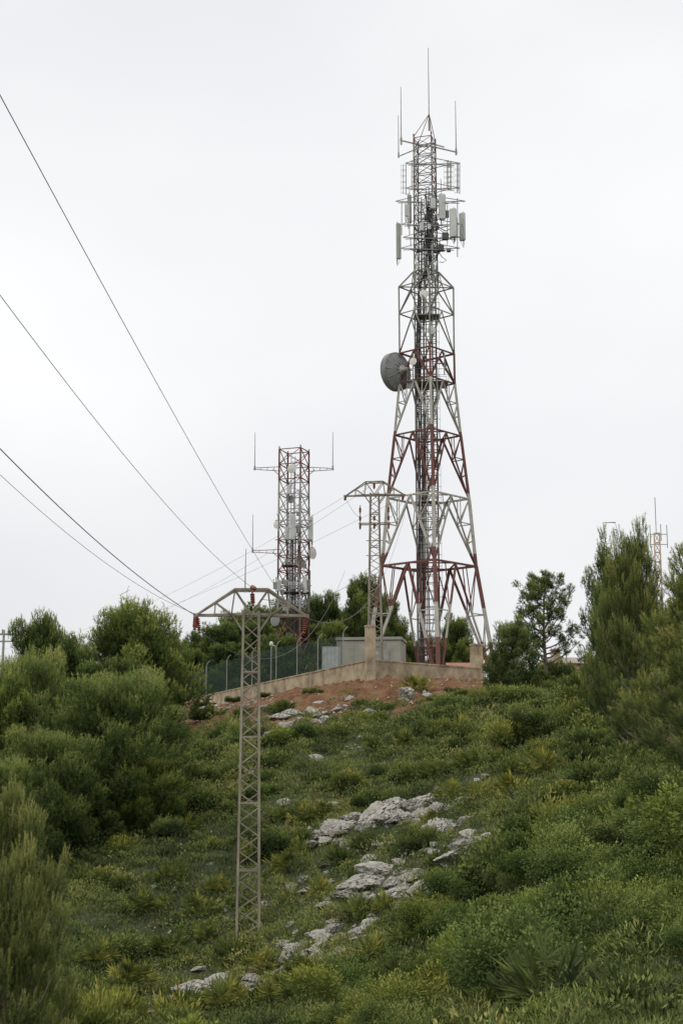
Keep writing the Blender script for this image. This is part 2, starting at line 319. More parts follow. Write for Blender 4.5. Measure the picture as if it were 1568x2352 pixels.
me=npmesh("ground_cover",V,Fc,np.concatenate([T1,np.repeat(ti.ravel(),4)]),M_cover); o=link(bpy.data.objects.new("ground_cover",me)); o["kind"]="stuff"; tag(o,"low heath, grass and herbs covering the hillside","ground cover")
# ---------------------------------------------------------------- shrubs
def shrub_mesh(name,nl,R,H,L,W,m,lumps=9,up=.5,lr0=.3):
    lc=rng.normal(size=(lumps,3))*np.array([R*.5,R*.5,0]); lc[:,2]=rng.random(lumps)*H*.45; lr=R*(lr0+.3*rng.random(lumps)); lt=rng.normal(size=lumps)*.12
    i=rng.integers(0,lumps,nl); dirs=norm(rng.normal(size=(nl,3))); rr=rng.random(nl)**.35
    p=lc[i]+dirs*(lr[i]*rr*(.8+.35*np.sin(dirs[:,0]*7+i)*np.cos(dirs[:,1]*6)))[:,None]*np.array([1,1,H/R]); p[:,2]=np.abs(p[:,2])
    d=dirs+rng.normal(size=(nl,3))*.6; d[:,2]+=up
    V,Fc=blades(p,d,L*(.6+.8*rng.random(nl)),W,True)
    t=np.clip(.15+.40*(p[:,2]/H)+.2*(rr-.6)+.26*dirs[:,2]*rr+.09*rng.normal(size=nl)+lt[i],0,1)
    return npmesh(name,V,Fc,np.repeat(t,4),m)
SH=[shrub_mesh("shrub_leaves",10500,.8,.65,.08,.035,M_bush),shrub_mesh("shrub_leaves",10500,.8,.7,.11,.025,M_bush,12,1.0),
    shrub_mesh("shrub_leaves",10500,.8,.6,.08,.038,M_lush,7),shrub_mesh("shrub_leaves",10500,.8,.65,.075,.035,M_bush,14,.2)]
FINE=[shrub_mesh("fine_shrub_leaves",40000,1.0,.85,.038,.022,M_lush,22,.2,.2),shrub_mesh("fine_shrub_leaves",38000,1.0,.8,.05,.017,M_bush,20,.5,.22),shrub_mesh("fine_shrub_leaves",40000,1.0,.85,.034,.024,M_lush,26,.2,.18)]
def put(me,name,x,y,s,sz=None,dz=0,label="",cat="",group=None,tilt=0.0):
    o=bpy.data.objects.new(name,me); o.location=(x,y,hz(x,y)+dz); o.rotation_euler=(random.uniform(-tilt,tilt),random.uniform(-tilt,tilt),random.uniform(0,6.28))
    o.scale=(s*random.uniform(.85,1.15),s*random.uniform(.85,1.15),(sz or s)); link(o); tag(o,label,cat,group); return o
SLAB=["low dark green evergreen bush on the slope","upright olive green heather bush on the slope","rounded bright green bush on the slope","dense rounded grey-green bush on the slope"]
cnt=0
while cnt<250:
    y=26+54*random.random()**.9; x=random.uniform(-1,1)*(.27*y+2)
    sm=float(soilmask(np.array([x]),np.array([y]))[0])
    if sm>.3 and random.random()<.9: continue
    if math.hypot(x+2.9,y-44.6)<1.3: continue
    s=random.uniform(.5,1.5)*(1.05 if x<-.05*y or x>.08*y else .85)
    if sm>.3: s*=.6
    if np.any((RPa[:,0]-x)**2+(RPa[:,1]-y)**2<(RPa[:,2]+s*.8)**2) or np.any((np.abs(RPa[:,0]-x)<s*.7)&(RPa[:,1]>y)&(RPa[:,1]-y<2.4)&(RPa[:,2]>.25)): 
        if random.random()<.92: continue
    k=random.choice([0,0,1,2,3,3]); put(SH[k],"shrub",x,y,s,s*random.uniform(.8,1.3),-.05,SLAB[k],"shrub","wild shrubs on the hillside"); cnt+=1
cnt=0
while cnt<110:
    y=random.uniform(7.5,30); x=random.uniform(.04*y-.3,.27*y+1.5)
    if x<(1010-784)/F*y*1.0-.2 and y<18: continue
    s=random.uniform(.4,1.0)*(.75 if y<13 else 1.2); k=random.choice([0,0,1,2,2])
    if y<12: s*=.6
    put(FINE[k],"thicket_shrub",x,y,s,s*random.uniform(.7,1.2),-.1,["dense small-leaved green bush in the thicket","mottled olive bush in the thicket","rounded leafy olive bush in the thicket"][k],"shrub","dense bushes of the thicket"); cnt+=1
for px,py,s in [(480,1650,1.3),(520,1700,1.5),(430,1730,1.8),(470,1800,1.6),(380,1830,1.6),(650,1632,.8),(700,1700,1.1),(760,1690,1.2),(640,1760,1.3),(1110,1610,1.0),(1060,1604,.9),(1150,1620,1.4),(560,1640,.7),(820,1618,.6),(880,1630,.7),(1010,1612,.7),(540,1612,.6),(610,1600,.6),(720,1592,.6),(1040,1590,.6),(470,1622,.8),
   (1200,1610,1.6),(1250,1600,1.8),(1300,1590,1.9),(1350,1590,1.9),(1330,1620,1.6),(1400,1600,1.8),(1450,1600,2.0),(1180,1710,1.4),(1250,1690,1.5),(1100,1700,1.3),(1000,1780,1.1),(300,1860,1.7),(230,1890,1.6),(150,1900,1.8),(100,1900,1.6),(330,1920,1.5),(60,1960,1.6),(20,1930,1.8),
   (1230,1582,2.0),(1270,1575,2.0),(1320,1572,2.2),(1290,1585,2.2),(1360,1575,2.0),(1180,1585,1.8),(1400,1760,1.2),(1440,1790,1.2),(1480,1760,1.3),(1520,1800,1.2),(1550,1760,1.3),(1460,1830,1.1),(1410,1720,1.3)]:
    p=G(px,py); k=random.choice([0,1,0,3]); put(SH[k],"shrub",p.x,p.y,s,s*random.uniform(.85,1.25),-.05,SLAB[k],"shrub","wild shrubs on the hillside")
# ---------------------------------------------------------------- dwarf fan palms
def palm_mesh(nf,seed,W=.03,lo=.3,hi=.9):
    Cs=[];Ds=[];Ls=[];Ws=[];Ts=[]
    for i in range(nf):
        az=random.uniform(0,6.28); el=random.uniform(.25,1.35); pl=random.uniform(.2,.5); dead=(el<.45 and random.random()<.5)
        a=np.array([math.cos(az)*math.cos(el),math.sin(az)*math.cos(el),math.sin(el)]); b=np.array([random.gauss(0,.06),random.gauss(0,.06),0])
        s=norm(np.cross(a,[0,0,1.0])+np.random.default_rng(seed+i).normal(size=3)*.15); tip=b+a*pl
        Cs.append(b);Ds.append(a);Ls.append(pl*1.05);Ws.append(.014);Ts.append(.5)
        base=0.03 if dead else random.uniform(lo,hi)
        for q in range(15):
            th=(q/14-.5)*math.radians(190); dd=a*math.cos(th)+s*math.sin(th)-np.array([0,0,.18*abs(math.sin(th))])
            Cs.append(tip);Ds.append(dd);Ls.append(random.uniform(.26,.36)*(1-.25*abs(th)/1.7));Ws.append(W);Ts.append(min(1,max(0,base+random.gauss(0,.06))))
    V,Fc=blades(np.array(Cs),np.array(Ds),np.array(Ls),np.array(Ws),True)
    return npmesh("palm_fronds",V,Fc,np.repeat(np.array(Ts),4),M_palm)
PM=[palm_mesh(26,5,.04),palm_mesh(34,90,.04,.25,.7),palm_mesh(20,300,.045)]
big=palm_mesh(26,500,.026,.15,.5)
for px,py,s in [(1265,2350,.85),(1130,2352,.6),(1450,2352,.5),(900,2330,1.0),(1010,2350,.8),(640,2320,1.1),(760,2290,1.1),(700,2250,1.0),(530,2215,1.1),(560,2190,.9),(470,2180,1.2),(820,2125,1.2),(880,2105,1.1),(960,2180,1.0),(860,2230,1.2),(520,2330,1.3),(430,2345,1.2),
   (590,2320,1.1),(960,1590,1.4),(1040,1840,1.0),(990,1895,.8),(840,1955,1.0),(790,1990,1.1),(1000,2000,1.1),(700,1900,1.2),(640,1890,1.1),(740,1880,1.0),(1090,1770,1.2),(1010,1790,1.2),(950,1800,1.1),(860,1730,1.1),(930,1720,1.1),(780,1700,1.1),(690,1970,1.1),(650,2010,1.1),(740,2060,1.0),(430,1920,1.3),(400,2030,1.2),(330,2100,1.1),(380,2200,1.3),(460,2110,1.2),(640,1640,1.3),(1110,1850,1.1),(1180,1830,1.2),(1250,1780,1.2),(1330,1740,1.2),(1420,1700,1.2),(1480,1680,1.2),(1040,2090,1.0),(980,2090,1.0),(230,2230,1.3),(300,2280,1.3),(500,2060,1.2),(1060,1690,1.2),(1150,1760,1.1),(1480,1860,1.0),(1540,1850,1.1),(600,2240,1.1),(690,2310,1.1),(820,2310,1.0),(930,2260,.9)]:
    p=G(px,py); m=big if py>=2350 and px>1100 else random.choice(PM)
    put(m,"fan_palm",p.x,p.y,s*random.uniform(.85,1.1),None,.0,"dwarf fan palm clump with dark spiky fronds" if m is big else "dwarf fan palm clump with yellow-green spiky fronds","palm","dwarf fan palms on the hillside")
# ---------------------------------------------------------------- pines
def pine(seed,H,R,cb,ncl,tufts,k,nL,nW,shoot=.12,clr=.22,spread=.75,m=M_pine,tb=.22,sq=.9,limbs=40,crr=(.65,1.4),full=1.0,tstart=.28):
    r=np.random.default_rng(seed); mb=MB(); lean=r.normal(size=2)*.03*H
    def tp(t): return Vector((lean[0]*t+.04*R*math.sin(t*5+seed),lean[1]*t+.04*R*math.cos(t*4+seed),H*.9*t))
    rad=.02*H
    mb.tube([tp(i/9) for i in range(10)],[rad*(1-.85*i/9)+.01 for i in range(10)],9)
    cz=(cb+1)/2*H; hh=(1-cb)/2*H; C=[]
    for li in range(limbs):
        u=(li+.5)/limbs; t0=cb*.75+(0.93-cb*.75)*u; a=tp(t0); az=li*2.399+r.normal()*.3
        prof=math.sin(math.pi*min(1,(.18+.82*(1-u))**.75*.62))
        ln=R*(.35+.75*prof)*r.uniform(.65,1.1)*(1-.55*u**2)*full; rise=(.35+.5*u)*ln*r.uniform(.7,1.3)+.25
        pts=[]
        for q in range(6):
            s_=q/5; pts.append(a+Vector((math.cos(az)*ln*s_,math.sin(az)*ln*s_,rise*s_**1.6))+Vector(r.normal(size=3))*.03*s_)
        mb.tube(pts,[rad*.38*(1-.6*u)*(1-.8*q/5)+.006 for q in range(6)],5)
        nb=max(3,int(ncl/limbs))
        for q in range(nb):
            s_=tstart+(1-tstart)*(q+1)/nb; bpt=a+Vector((math.cos(az)*ln*s_,math.sin(az)*ln*s_,rise*s_**1.6))
            off=Vector((r.normal()*.30,r.normal()*.30,abs(r.normal())*.16+.02))*R*.42*(1.15-s_*.55)
            e=bpt+off; mb.tube([bpt,e],[.014,.006],4); C.append((e.x,e.y,e.z))
    C=np.array(C); ncl=len(C); C[:,2]*=H/ (C[:,2].max()+clr*R*.9)
    Cr=clr*R*(crr[0]+(crr[1]-crr[0])*r.random(ncl))
    me=bpy.data.meshes.new("pine_trunk"); me.from_pydata(mb.v,[],mb.f); me.materials.append(M_bark); me.polygons.foreach_set("use_smooth",[True]*len(mb.f)); me.update()
    pw=Cr**2; i=r.choice(ncl,tufts,p=pw/pw.sum()); dd=norm(r.normal(size=(tufts,3))); rr=r.random(tufts)**.45
    base=C[i]+dd*(Cr[i]*rr)[:,None]*np.array([1,1,sq])
    out=norm(base-np.array([0,0,cz-hh*.3])); ax=norm(.55*out+.5*dd+np.array([0,0,spread])+.35*r.normal(size=(tufts,3)))
    s=r.random((tufts,k,1)); st=base[:,None]+ax[:,None]*s*shoot
    nd=norm(ax[:,None]+.75*r.normal(size=(tufts,k,3)))
    V,Fc=blades(st.reshape(-1,3),nd.reshape(-1,3),(nL*(.7+.6*r.random(tufts*k))),nW,False)
    ctint=r.normal(size=ncl)*.08
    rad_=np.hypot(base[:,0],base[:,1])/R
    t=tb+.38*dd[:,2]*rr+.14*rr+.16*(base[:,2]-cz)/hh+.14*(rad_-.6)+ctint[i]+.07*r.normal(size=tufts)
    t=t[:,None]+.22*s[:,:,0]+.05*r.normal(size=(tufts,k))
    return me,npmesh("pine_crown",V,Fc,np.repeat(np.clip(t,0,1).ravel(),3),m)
T={}
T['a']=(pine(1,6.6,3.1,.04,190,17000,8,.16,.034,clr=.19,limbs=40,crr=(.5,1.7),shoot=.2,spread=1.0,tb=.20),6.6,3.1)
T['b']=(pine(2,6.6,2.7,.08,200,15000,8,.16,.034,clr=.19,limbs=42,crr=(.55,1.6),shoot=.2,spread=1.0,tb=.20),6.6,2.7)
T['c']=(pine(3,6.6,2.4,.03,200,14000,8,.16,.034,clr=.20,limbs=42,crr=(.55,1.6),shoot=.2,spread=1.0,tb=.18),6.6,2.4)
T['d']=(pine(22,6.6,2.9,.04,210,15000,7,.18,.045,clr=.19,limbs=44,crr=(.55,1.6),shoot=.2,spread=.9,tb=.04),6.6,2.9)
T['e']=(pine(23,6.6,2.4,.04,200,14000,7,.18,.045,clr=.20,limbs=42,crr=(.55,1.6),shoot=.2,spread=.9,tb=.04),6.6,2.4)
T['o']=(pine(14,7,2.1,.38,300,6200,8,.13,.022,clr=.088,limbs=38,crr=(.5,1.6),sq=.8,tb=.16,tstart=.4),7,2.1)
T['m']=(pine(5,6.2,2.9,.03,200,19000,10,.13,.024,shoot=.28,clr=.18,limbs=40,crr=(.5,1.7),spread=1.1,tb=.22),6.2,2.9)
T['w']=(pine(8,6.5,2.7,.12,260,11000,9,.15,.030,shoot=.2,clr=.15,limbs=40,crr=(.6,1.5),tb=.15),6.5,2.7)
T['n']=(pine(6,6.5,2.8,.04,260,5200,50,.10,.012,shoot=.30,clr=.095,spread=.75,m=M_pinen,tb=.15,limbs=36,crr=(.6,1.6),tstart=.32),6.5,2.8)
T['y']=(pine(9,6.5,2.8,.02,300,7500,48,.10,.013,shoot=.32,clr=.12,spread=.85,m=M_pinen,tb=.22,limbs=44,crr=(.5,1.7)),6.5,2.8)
def tree(key,px,top,Y,wpx,label,group="pine trees on the hill",rot=None):
    (tm,cm),H,R=T[key]; p=P(px,top,Y); z=hz(p.x,Y)-.15; hh=max(p.z-z,1.5); w=wpx/2*Y/F
    e=empty("pine_tree",(p.x,Y,z),random.uniform(0,6.28) if rot is None else rot); e.scale=(w/R,w/R,hh/H/0.98); tag(e,label,"pine tree",group)
    link(bpy.data.objects.new("trunk",tm),e); link(bpy.data.objects.new("crown",cm),e)
LB="bushy green Aleppo pine among other pines on the slope"
for a in [('a',308,1374,84,270),('b',95,1420,84,170),('e',175,1475,80,130),('m',275,1545,58,300),('m',50,1505,62,220),('m',120,1680,54,230),('e',20,1570,56,170),('d',385,1455,98,90),('e',375,1620,72,120),
  ('m',5,1750,50,220),('d',240,1520,78,180),('e',215,1790,56,140),('d',345,1480,90,120),('m',350,1740,57,150)]: tree(*a,LB)
for a in [('d',500,1435,122,130),('d',545,1410,128,150),('e',610,1390,134,150),('d',738,1366,132,125),('e',690,1390,136,120),('d',838,1330,128,140),('d',885,1372,134,95),('e',1045,1418,132,85),('d',785,1400,136,110),('d',460,1455,125,100),('d',575,1430,124,140),('e',650,1415,138,130),('e',1010,1460,134,80),('d',765,1430,118,90),('e',720,1430,124,100),('d',640,1460,118,130),('e',910,1430,130,80),('d',1070,1470,128,70),('d',520,1480,116,120),('e',940,1470,132,70),('e',430,1490,118,90)]: tree(*a,"dark pine standing behind the compound fence")
tree('o',1245,1320,76,160,"slender pine with an open airy crown and bare trunk")
for a in [('w',1183,1425,72,115),('w',1150,1495,74,85),('c',1250,1565,74,80)]: tree(*a,"small pine beside the slender pine")
for a in [('w',1400,1255,54,160),('w',1450,1330,50,170),('m',1430,1430,52,170),('c',1580,1340,50,170),('m',1500,1470,46,220)]: tree(*a,"full dark green pine on the slope crest")
tree('n',1720,1160,26,480,"large spreading pine with pale needle tufts",rot=1.0)
tree('n',1450,1215,36,210,"airy spreading pine with pale needle tufts",rot=2.6)
tree('n',1590,1300,28,290,"spreading pine with pale needle tufts reaching low into the shrubs",rot=5.2)
tree('n',1640,1420,22,380,"young bushy pine with pale needle tufts on the slope",rot=4.0)
tree('y',-5,1800,27,310,"young bushy pine with yellowish shoot tips on the lower slope",rot=.6)
tree('y',15,1960,23,280,"young bushy pine with yellowish shoot tips on the lower slope",rot=3.1)
# ---------------------------------------------------------------- main tower
YT=110; X0=P(985,1300,YT).x; zb=hz(X0,YT); root=empty("telecom_tower",(X0,YT,zb)); tag(root,"tall red and white lattice telecom tower crowded with antennas","tower")
def L(px,py,dy=0):
    p=P(px,py,YT+dy); return Vector((p.x-X0,dy,p.z-zb))
lv=[(1600,163),(1300,108),(1145,92),(1000,73),(880,59),(812,57.5),(722,56.5),(660,56)]
H=L(985,320).z
def zf(py): return max(0,L(985,py).z/H)
RED=(.155,.062,.052); WHT=(.44,.43,.385); WG=(.27,.27,.235)
M_tow=band("tower_paint",H,[(0,RED),(zf(1480),WHT),(zf(1398),RED),(zf(1275),WHT),(zf(1133),RED),(zf(992),WHT),(zf(886),RED),(zf(804),WG),(zf(610),WG)],rust=(.16,.095,.07),amt=.45)
M_mast=band("mast_paint",H,[(0,WG),(zf(590),(.17,.155,.14)),(zf(560),(.13,.11,.095)),(zf(500),(.24,.23,.21)),(zf(430),(.17,.085,.07)),(zf(400),(.27,.265,.24)),(zf(345),(.18,.08,.06))],amt=.8)
RS=(.13,.07,.055);WS=(.22,.215,.195)
M_shaft=band("service_shaft_paint",H,[(0,RS),(zf(1480),WS),(zf(1398),RS),(zf(1275),WS),(zf(1133),RS),(zf(992),WS),(zf(886),RS),(zf(804),WS)],rust=(.12,.10,.08),amt=.5)
ROT=math.radians(3)
def corners(py,hw):
    r=L(985+hw,py).x; z=L(985,py).z
    if py==1600:z=0
    return [Vector((r*math.cos(a+ROT),r*math.sin(a+ROT),z)) for a in (math.pi,-math.pi/2,0,math.pi/2)]
mb=MB(); LV=[corners(*l) for l in lv]
for i in range(len(lv)-1):
    B,Tt=LV[i],LV[i+1]; lw=[.30,.27,.23,.20,.17,.13,.13][i]; dw=[.165,.14,.13,.12,.13,.085,.085][i]
    for j in range(4):
        mb.ang(B[j],Tt[j],lw,lw*.35); b2,t2=B[(j+1)%4],Tt[(j+1)%4]; M=(Tt[j]+t2)/2
        mb.ang(Tt[j],t2,dw,dw*.4)
        mb.ang(M,B[j],dw*1.05,dw*.4); mb.ang(M,b2,dw*1.05,dw*.4)
        if i<4:
            for (bb,tt) in ((B[j],Tt[j]),(b2,t2)):
                m1=bb.lerp(M,.62); m2=bb.lerp(M,.33)
                mb.bar(m1,tt.lerp(bb,.38),dw*.5); mb.bar(m1,tt,dw*.5); mb.bar(m2,tt.lerp(bb,.62),dw*.45); mb.bar(m2,tt.lerp(bb,.38),dw*.45)
                mb.bar(m1,(tt+M)/2,dw*.5)
    if i in (0,1,2,3):
        ms=[(Tt[j]+Tt[(j+1)%4])/2 for j in range(4)]
        for j in range(4): mb.bar(ms[j],ms[(j+1)%4],dw*.6)
cm=corners(625,22); 
for j in range(4):
    mb.ang(LV[-1][j],cm[j],.12,.05); mb.bar(LV[-1][j],Vector((0,0,LV[-1][j].z)),.08); mb.bar(cm[j],cm[(j+1)%4],.09)
    mb.bar(LV[-1][j].lerp(LV[-1][(j+1)%4],.5),cm[j],.06); mb.bar(LV[-1][j].lerp(LV[-1][(j+1)%4],.5),cm[(j+1)%4],.06)
mb.obj("lattice_frame",M_tow,root)
mb=MB(); hwS=L(1010,1200).x; zt=L(985,640).z; z=0
sx=[(-hwS*1.05,-.35),(-hwS*.1,-.5),(hwS*.85,-.35),(hwS*.85,.5),(-hwS*1.05,.5)]
for x,y in sx: mb.bar((x,y,0),(x,y,zt),.07)
while z<zt:
    mb.bar((-hwS*1.05,-.35,z),(hwS*.85,-.35,z),.045);mb.bar((-hwS*1.05,.5,z),(hwS*.85,.5,z),.045)
    mb.bar((-hwS*1.05,-.35,z),(-hwS*1.05,.5,z),.04); mb.bar((hwS*.85,-.35,z),(hwS*.85,.5,z),.04); z+=.62
mb.obj("service_shaft",M_shaft,root)
mb=MB(); z=0
for x in (hwS*.50,hwS*.80): mb.bar((x,-.55,0),(x,-.55,zt),.06)
while z<zt:
    mb.bar((hwS*.5,-.55,z),(hwS*.8,-.55,z),.025)
    if int(z/.3)%3==0: mb.tube([(hwS*.65+.38*math.cos(a),-.55-.38*math.sin(a)*1.2,z) for a in np.linspace(0,math.pi,7)],.018,4)
    z+=.3
for a in np.linspace(.3,2.8,4): mb.bar((hwS*.65+.38*math.cos(a),-.55-.46*math.sin(a),2),(hwS*.65+.38*math.cos(a),-.55-.46*math.sin(a),zt),.02)
mb.obj("caged_ladder",M_shaft,root)
mb=MB()
for i in range(17):
    x=random.uniform(-hwS,-hwS*.45) if i<12 else random.uniform(-.3,.5); y=random.uniform(-.3,.4); top=L(985,random.uniform(440,640)).z; x2=random.uniform(-.4,.4)
    zc=L(985,650).z; pts=[(x,y,0)]+[(x+random.gauss(0,.04),y+random.gauss(0,.03),zc*q/6) for q in range(1,6)]+[(x*.7,y,zc),(x2,y*.6,zc+1.6),(x2,y*.6,max(top,zc+2))]
    mb.tube(pts,random.uniform(.018,.040),5)
mb.obj("cable_bundle",M_dark,root)
for py,s in ((880,.75),(725,.45),(1150,.35)):
    mb=MB()
    z=L(985,py).z-.12; hw=L(985+58,py).x*s
    mb.box((.0,0,z),(hw*2,hw*1.4,.05))
    for sy in(-1,1): mb.bar((-hw,sy*hw*.7,z+1.0),(hw,sy*hw*.7,z+1.0),.03); mb.bar((-hw,sy*hw*.7,z+.5),(hw,sy*hw*.7,z+.5),.025)
    for sx_ in np.linspace(-1,1,5):
        for sy in(-1,1): mb.bar((hw*sx_,sy*hw*.7,z),(hw*sx_,sy*hw*.7,z+1),.03)
    mb.obj("platform",M_dsteel,root)
def column(mb,B,Tt,npan,lw,bw,style='x',horiz=True):
    for i in range(npan):
        a=[B[j].lerp(Tt[j],i/npan) for j in range(4)]; c=[B[j].lerp(Tt[j],(i+1)/npan) for j in range(4)]
        for j in range(4):
            j2=(j+1)%4
            if style=='x': mb.bar(a[j],c[j2],bw,bw*.5); mb.bar(a[j2],c[j],bw,bw*.5)
            else:
                if i%2==0: mb.ang(a[j],c[j2],bw)
                else: mb.ang(a[j2],c[j],bw)
            if horiz: mb.bar(c[j],c[j2],bw)
    for j in range(4): mb.ang(B[j],Tt[j],lw,lw*.4)
def sq(r,z,rot,cx=0,cy=0): return [Vector((cx+r*math.cos(rot+k*math.pi/2),cy+r*math.sin(rot+k*math.pi/2),z)) for k in range(4)]
mb=MB(); rr=L(1005,450).x*1.06
column(mb,sq(rr,L(985,660).z,math.radians(28)),sq(rr*.95,L(985,322).z,math.radians(28)),15,.11,.05)
zt1=L(985,320).z; ap=L(985,262)
for p in sq(rr*.95,zt1,math.radians(28)): mb.tube([p,ap],.03,6); mb.tube([p,(p.x,p.y,p.z+.25)],.06,6)
mb.obj("upper_mast",M_mast,root)
def whip(x,y0,y1,dy=0,r=.03,ro=root,LL=L,m=None):
    mb=MB(); a=LL(x,y0,dy);b=LL(x,y1,dy); b.x=a.x; mb.tube([a,a.lerp(b,.12),a.lerp(b,.13),b],[r*1.7,r*1.7,r,r*.55],6); return mb.obj("whip_antenna",m or M_galv,ro)
whip(985,300,110,0,.045); whip(921,332,200,0,.045); whip(915,362,265,-1,.04); whip(1047,356,232,0,.045)
mb=MB()
def arm(x0,y0,x1,y1,dy=0,w=.07,dy0=0): mb.bar(L(x0,y0,dy0),L(x1,y1,dy),w)
arm(985,338,918,322,0,.09);arm(985,330,918,358,-1,.08);arm(985,335,1050,350,0,.09);arm(985,328,1020,338,0,.08)
arm(965,336,950,330,.5,.06)
for py,l,r_ in ((375,930,1056),(432,932,1056),(462,908,1068),(515,922,1064),(570,920,1056),(545,925,1060)):
    for dy in (-1.1,1.1):
        arm(l+ (6 if dy>0 else 0),py+(4 if dy>0 else 0),r_-(0 if dy>0 else 14),py+(0 if dy>0 else 5),dy,.055,dy)
    for x in (l+4,r_-4,968,1002): mb.bar(L(x,py,-1.1),L(x,py+2,1.1),.055)
    arm(985,py-18,l,py,-1.1,.05); arm(985,py-14,r_,py,1.1,.05); arm(985,py+14,r_-14,py,-1.1,.05)
for x,y0,y1,dy in ((932,378,448,-1),(945,368,432,1),(956,372,430,-1),(1028,368,435,1),(1035,372,438,-1),(1055,373,445,0),(1051,378,440,1),(922,462,540,1),(1050,455,590,1),(1027,470,560,-1),(940,440,540,0)):
    mb.tube([L(x,y0,dy),L(x,y1,dy)],.035,6)
mb.obj("antenna_support_arms",M_galv,root)
def dipole(x,y0,y1,dy,s):
    mb=MB(); a=L(x,y0,dy);b=L(x,y1,dy); w=.22*s
    mb.tube([a+Vector((w,0,0)),b+Vector((w,0,0))],.03,5)
    for i in range(5):
        p=a.lerp(b,(i+.5)/5); hh_=(a-b).length/5*.4
        mb.tube([p+Vector((0,0,-hh_)),p+Vector((w*1.9,0,-hh_)),p+Vector((w*1.9,0,hh_)),p+Vector((0,0,hh_)),p+Vector((0,0,-hh_))],.018,4)
    mb.obj("dipole_array",M_galv,root)
for d_ in ((932,378,445,-1,-1),(945,370,430,1,1),(1033,370,433,-1,-1.2),(1055,376,444,0,-1),(1028,372,430,1,1)): dipole(*d_)
def panel(x,y0,y1,wpx,dy,rz,m=M_panel,ro=None,LL=L,Y=YT):
    mb=MB(); a=LL(x,y0,dy);b=LL(x,y1,dy); c=(a+b)/2; hgt=abs(a.z-b.z); w=wpx*Y/F*1.1
    mb.box(c,(w,w*.5,hgt),rz,0,w*.12)
    bk=Vector((-math.sin(rz)*(w*.25+.14),math.cos(rz)*(w*.25+.14),0))
    mb.tube([a+bk+Vector((0,0,.2)),b+bk-Vector((0,0,.3))],.04,6,1)
    for q in (.15,.85): p=a.lerp(b,q); mb.bar(p+bk*.4,p+bk,.07,None,1)
    for q in (-.2,.2): mb.tube([b+Vector((w*q,0,0)),b+Vector((w*q,0,-.18)),b+bk-Vector((0,0,.5))],.018,4,2)
    return mb.obj("panel_antenna",[m,M_galv,M_dark],ro or root)
panel(915,513,595,11,-1,.5,mat("aged_radome",(.30,.32,.27),(.38,.40,.34),1)); panel(941,448,512,8,0,.9); panel(933,470,497,8,-1,.3); panel(994,456,480,12,-1.2,.1); panel(1015,446,504,15,-1,.2)
panel(1040,479,545,15,-1.2,-.3); panel(1061,489,553,14,0,-.5); panel(968,512,530,9,-1.1,0); panel(985,515,527,8,-1.1,0); panel(1047,500,540,9,1,.4)
def unit(x,y,wpx,hpx,dy,rz=0,m=None,ro=None,LL=L,Y=YT):
    mb=MB(); c=LL(x,y,dy); w=wpx*Y/F; hh_=hpx*Y/F; mb.box(c,(w,w*.6,hh_),rz,0,w*.1)
    for q in (-.3,0,.3): mb.box(c+Vector((math.sin(rz)*w*.32+q*w*math.cos(rz),-math.cos(rz)*w*.32+q*w*math.sin(rz),0)),(w*.06,w*.08,hh_*.85),rz,0)
    mb.bar(c+Vector((0,.1,hh_*.4)),c+Vector((0,.5,hh_*.4)),.05); mb.obj("radio_unit",m or M_dark,ro or root)
for u_ in ((1022,543,16,18,-1),(1012,570,14,16,-1),(1030,575,10,9,0),(1000,575,11,14,-.8),(975,570,10,13,-1),(1026,492,9,18,-.6),(1003,520,9,16,-1),(960,575,8,10,.6),(990,545,9,12,-1),(978,500,8,12,-1)): unit(*u_)
mb=MB()
for i in range(48):
    x0=random.uniform(966,1004); y0=random.uniform(440,600); x1=x0+random.uniform(-28,48); y1=y0+random.uniform(-35,35); x1=min(x1,1055)
    dy=random.uniform(-.9,.9); a=L(x0,y0,dy*.5);b=L(x1,y1,dy); c=(a+b)/2+Vector((random.gauss(0,.3),0,-random.uniform(.3,1.0)))
    mb.tube([a,a.lerp(c,.5)-Vector((0,0,.15)),c,c.lerp(b,.5)-Vector((0,0,.1)),b],random.uniform(.018,.035),4)
for i in range(15):
    x=random.uniform(972,998);mb.tube([L(x,640,random.uniform(-.5,.5)),L(x+random.uniform(-6,6),random.uniform(500,560),random.uniform(-.5,.5)),L(x+random.uniform(-6,6),random.uniform(420,500),0)],random.uniform(.02,.04),4)
mb.obj("feeder_cables",M_dark,root)
def dish(x,y,rpx,axis,dy,m,depth=.3,ro=None,LL=L,Y=YT,shroud=.0,mount=None,name="dish_antenna"):
    mb=MB(); c=LL(x,y,dy); R_=rpx*Y/F; ax=Vector(axis).normalized()
    prof=[(R_*t,-(1-t*t)*R_*depth) for t in np.linspace(0,1,9)]
    mb.lathe(prof+[(R_*1.03,0),(R_*1.03,R_*(.05+shroud)),(R_*.98,R_*(.05+shroud)),(R_*.7,R_*(.09+shroud)),(0,R_*(.12+shroud))] if depth<.5 or shroud>0 else prof,c,ax,32)
    bk=c-ax*R_*depth
    mb.lathe([(R_*.28,.02*R_),(R_*.28,-.06*R_),(R_*.12,-.1*R_),(R_*.12,-.35*R_),(0,-.35*R_)],bk,ax,16,1)
    if mount: mb.bar(bk-ax*R_*.3,LL(*mount),.09,None,1)
    if R_>1:
        u,v=mb.frame(ax)
        for k in range(12):
            a=2*math.pi*k/12; e=u*math.cos(a)+v*math.sin(a); mb.bar(bk+e*R_*.25-ax*.02,c+e*R_*1.0-ax*.03,.05,None,1)
    return mb.obj(name,[m,M_galv],ro or root,True)
o=dish(914,853,45,(-.72,.69,.0),0,M_dish,.30,shroud=.30,mount=(945,850,0)); o["label"]="large grey drum-shrouded microwave dish"
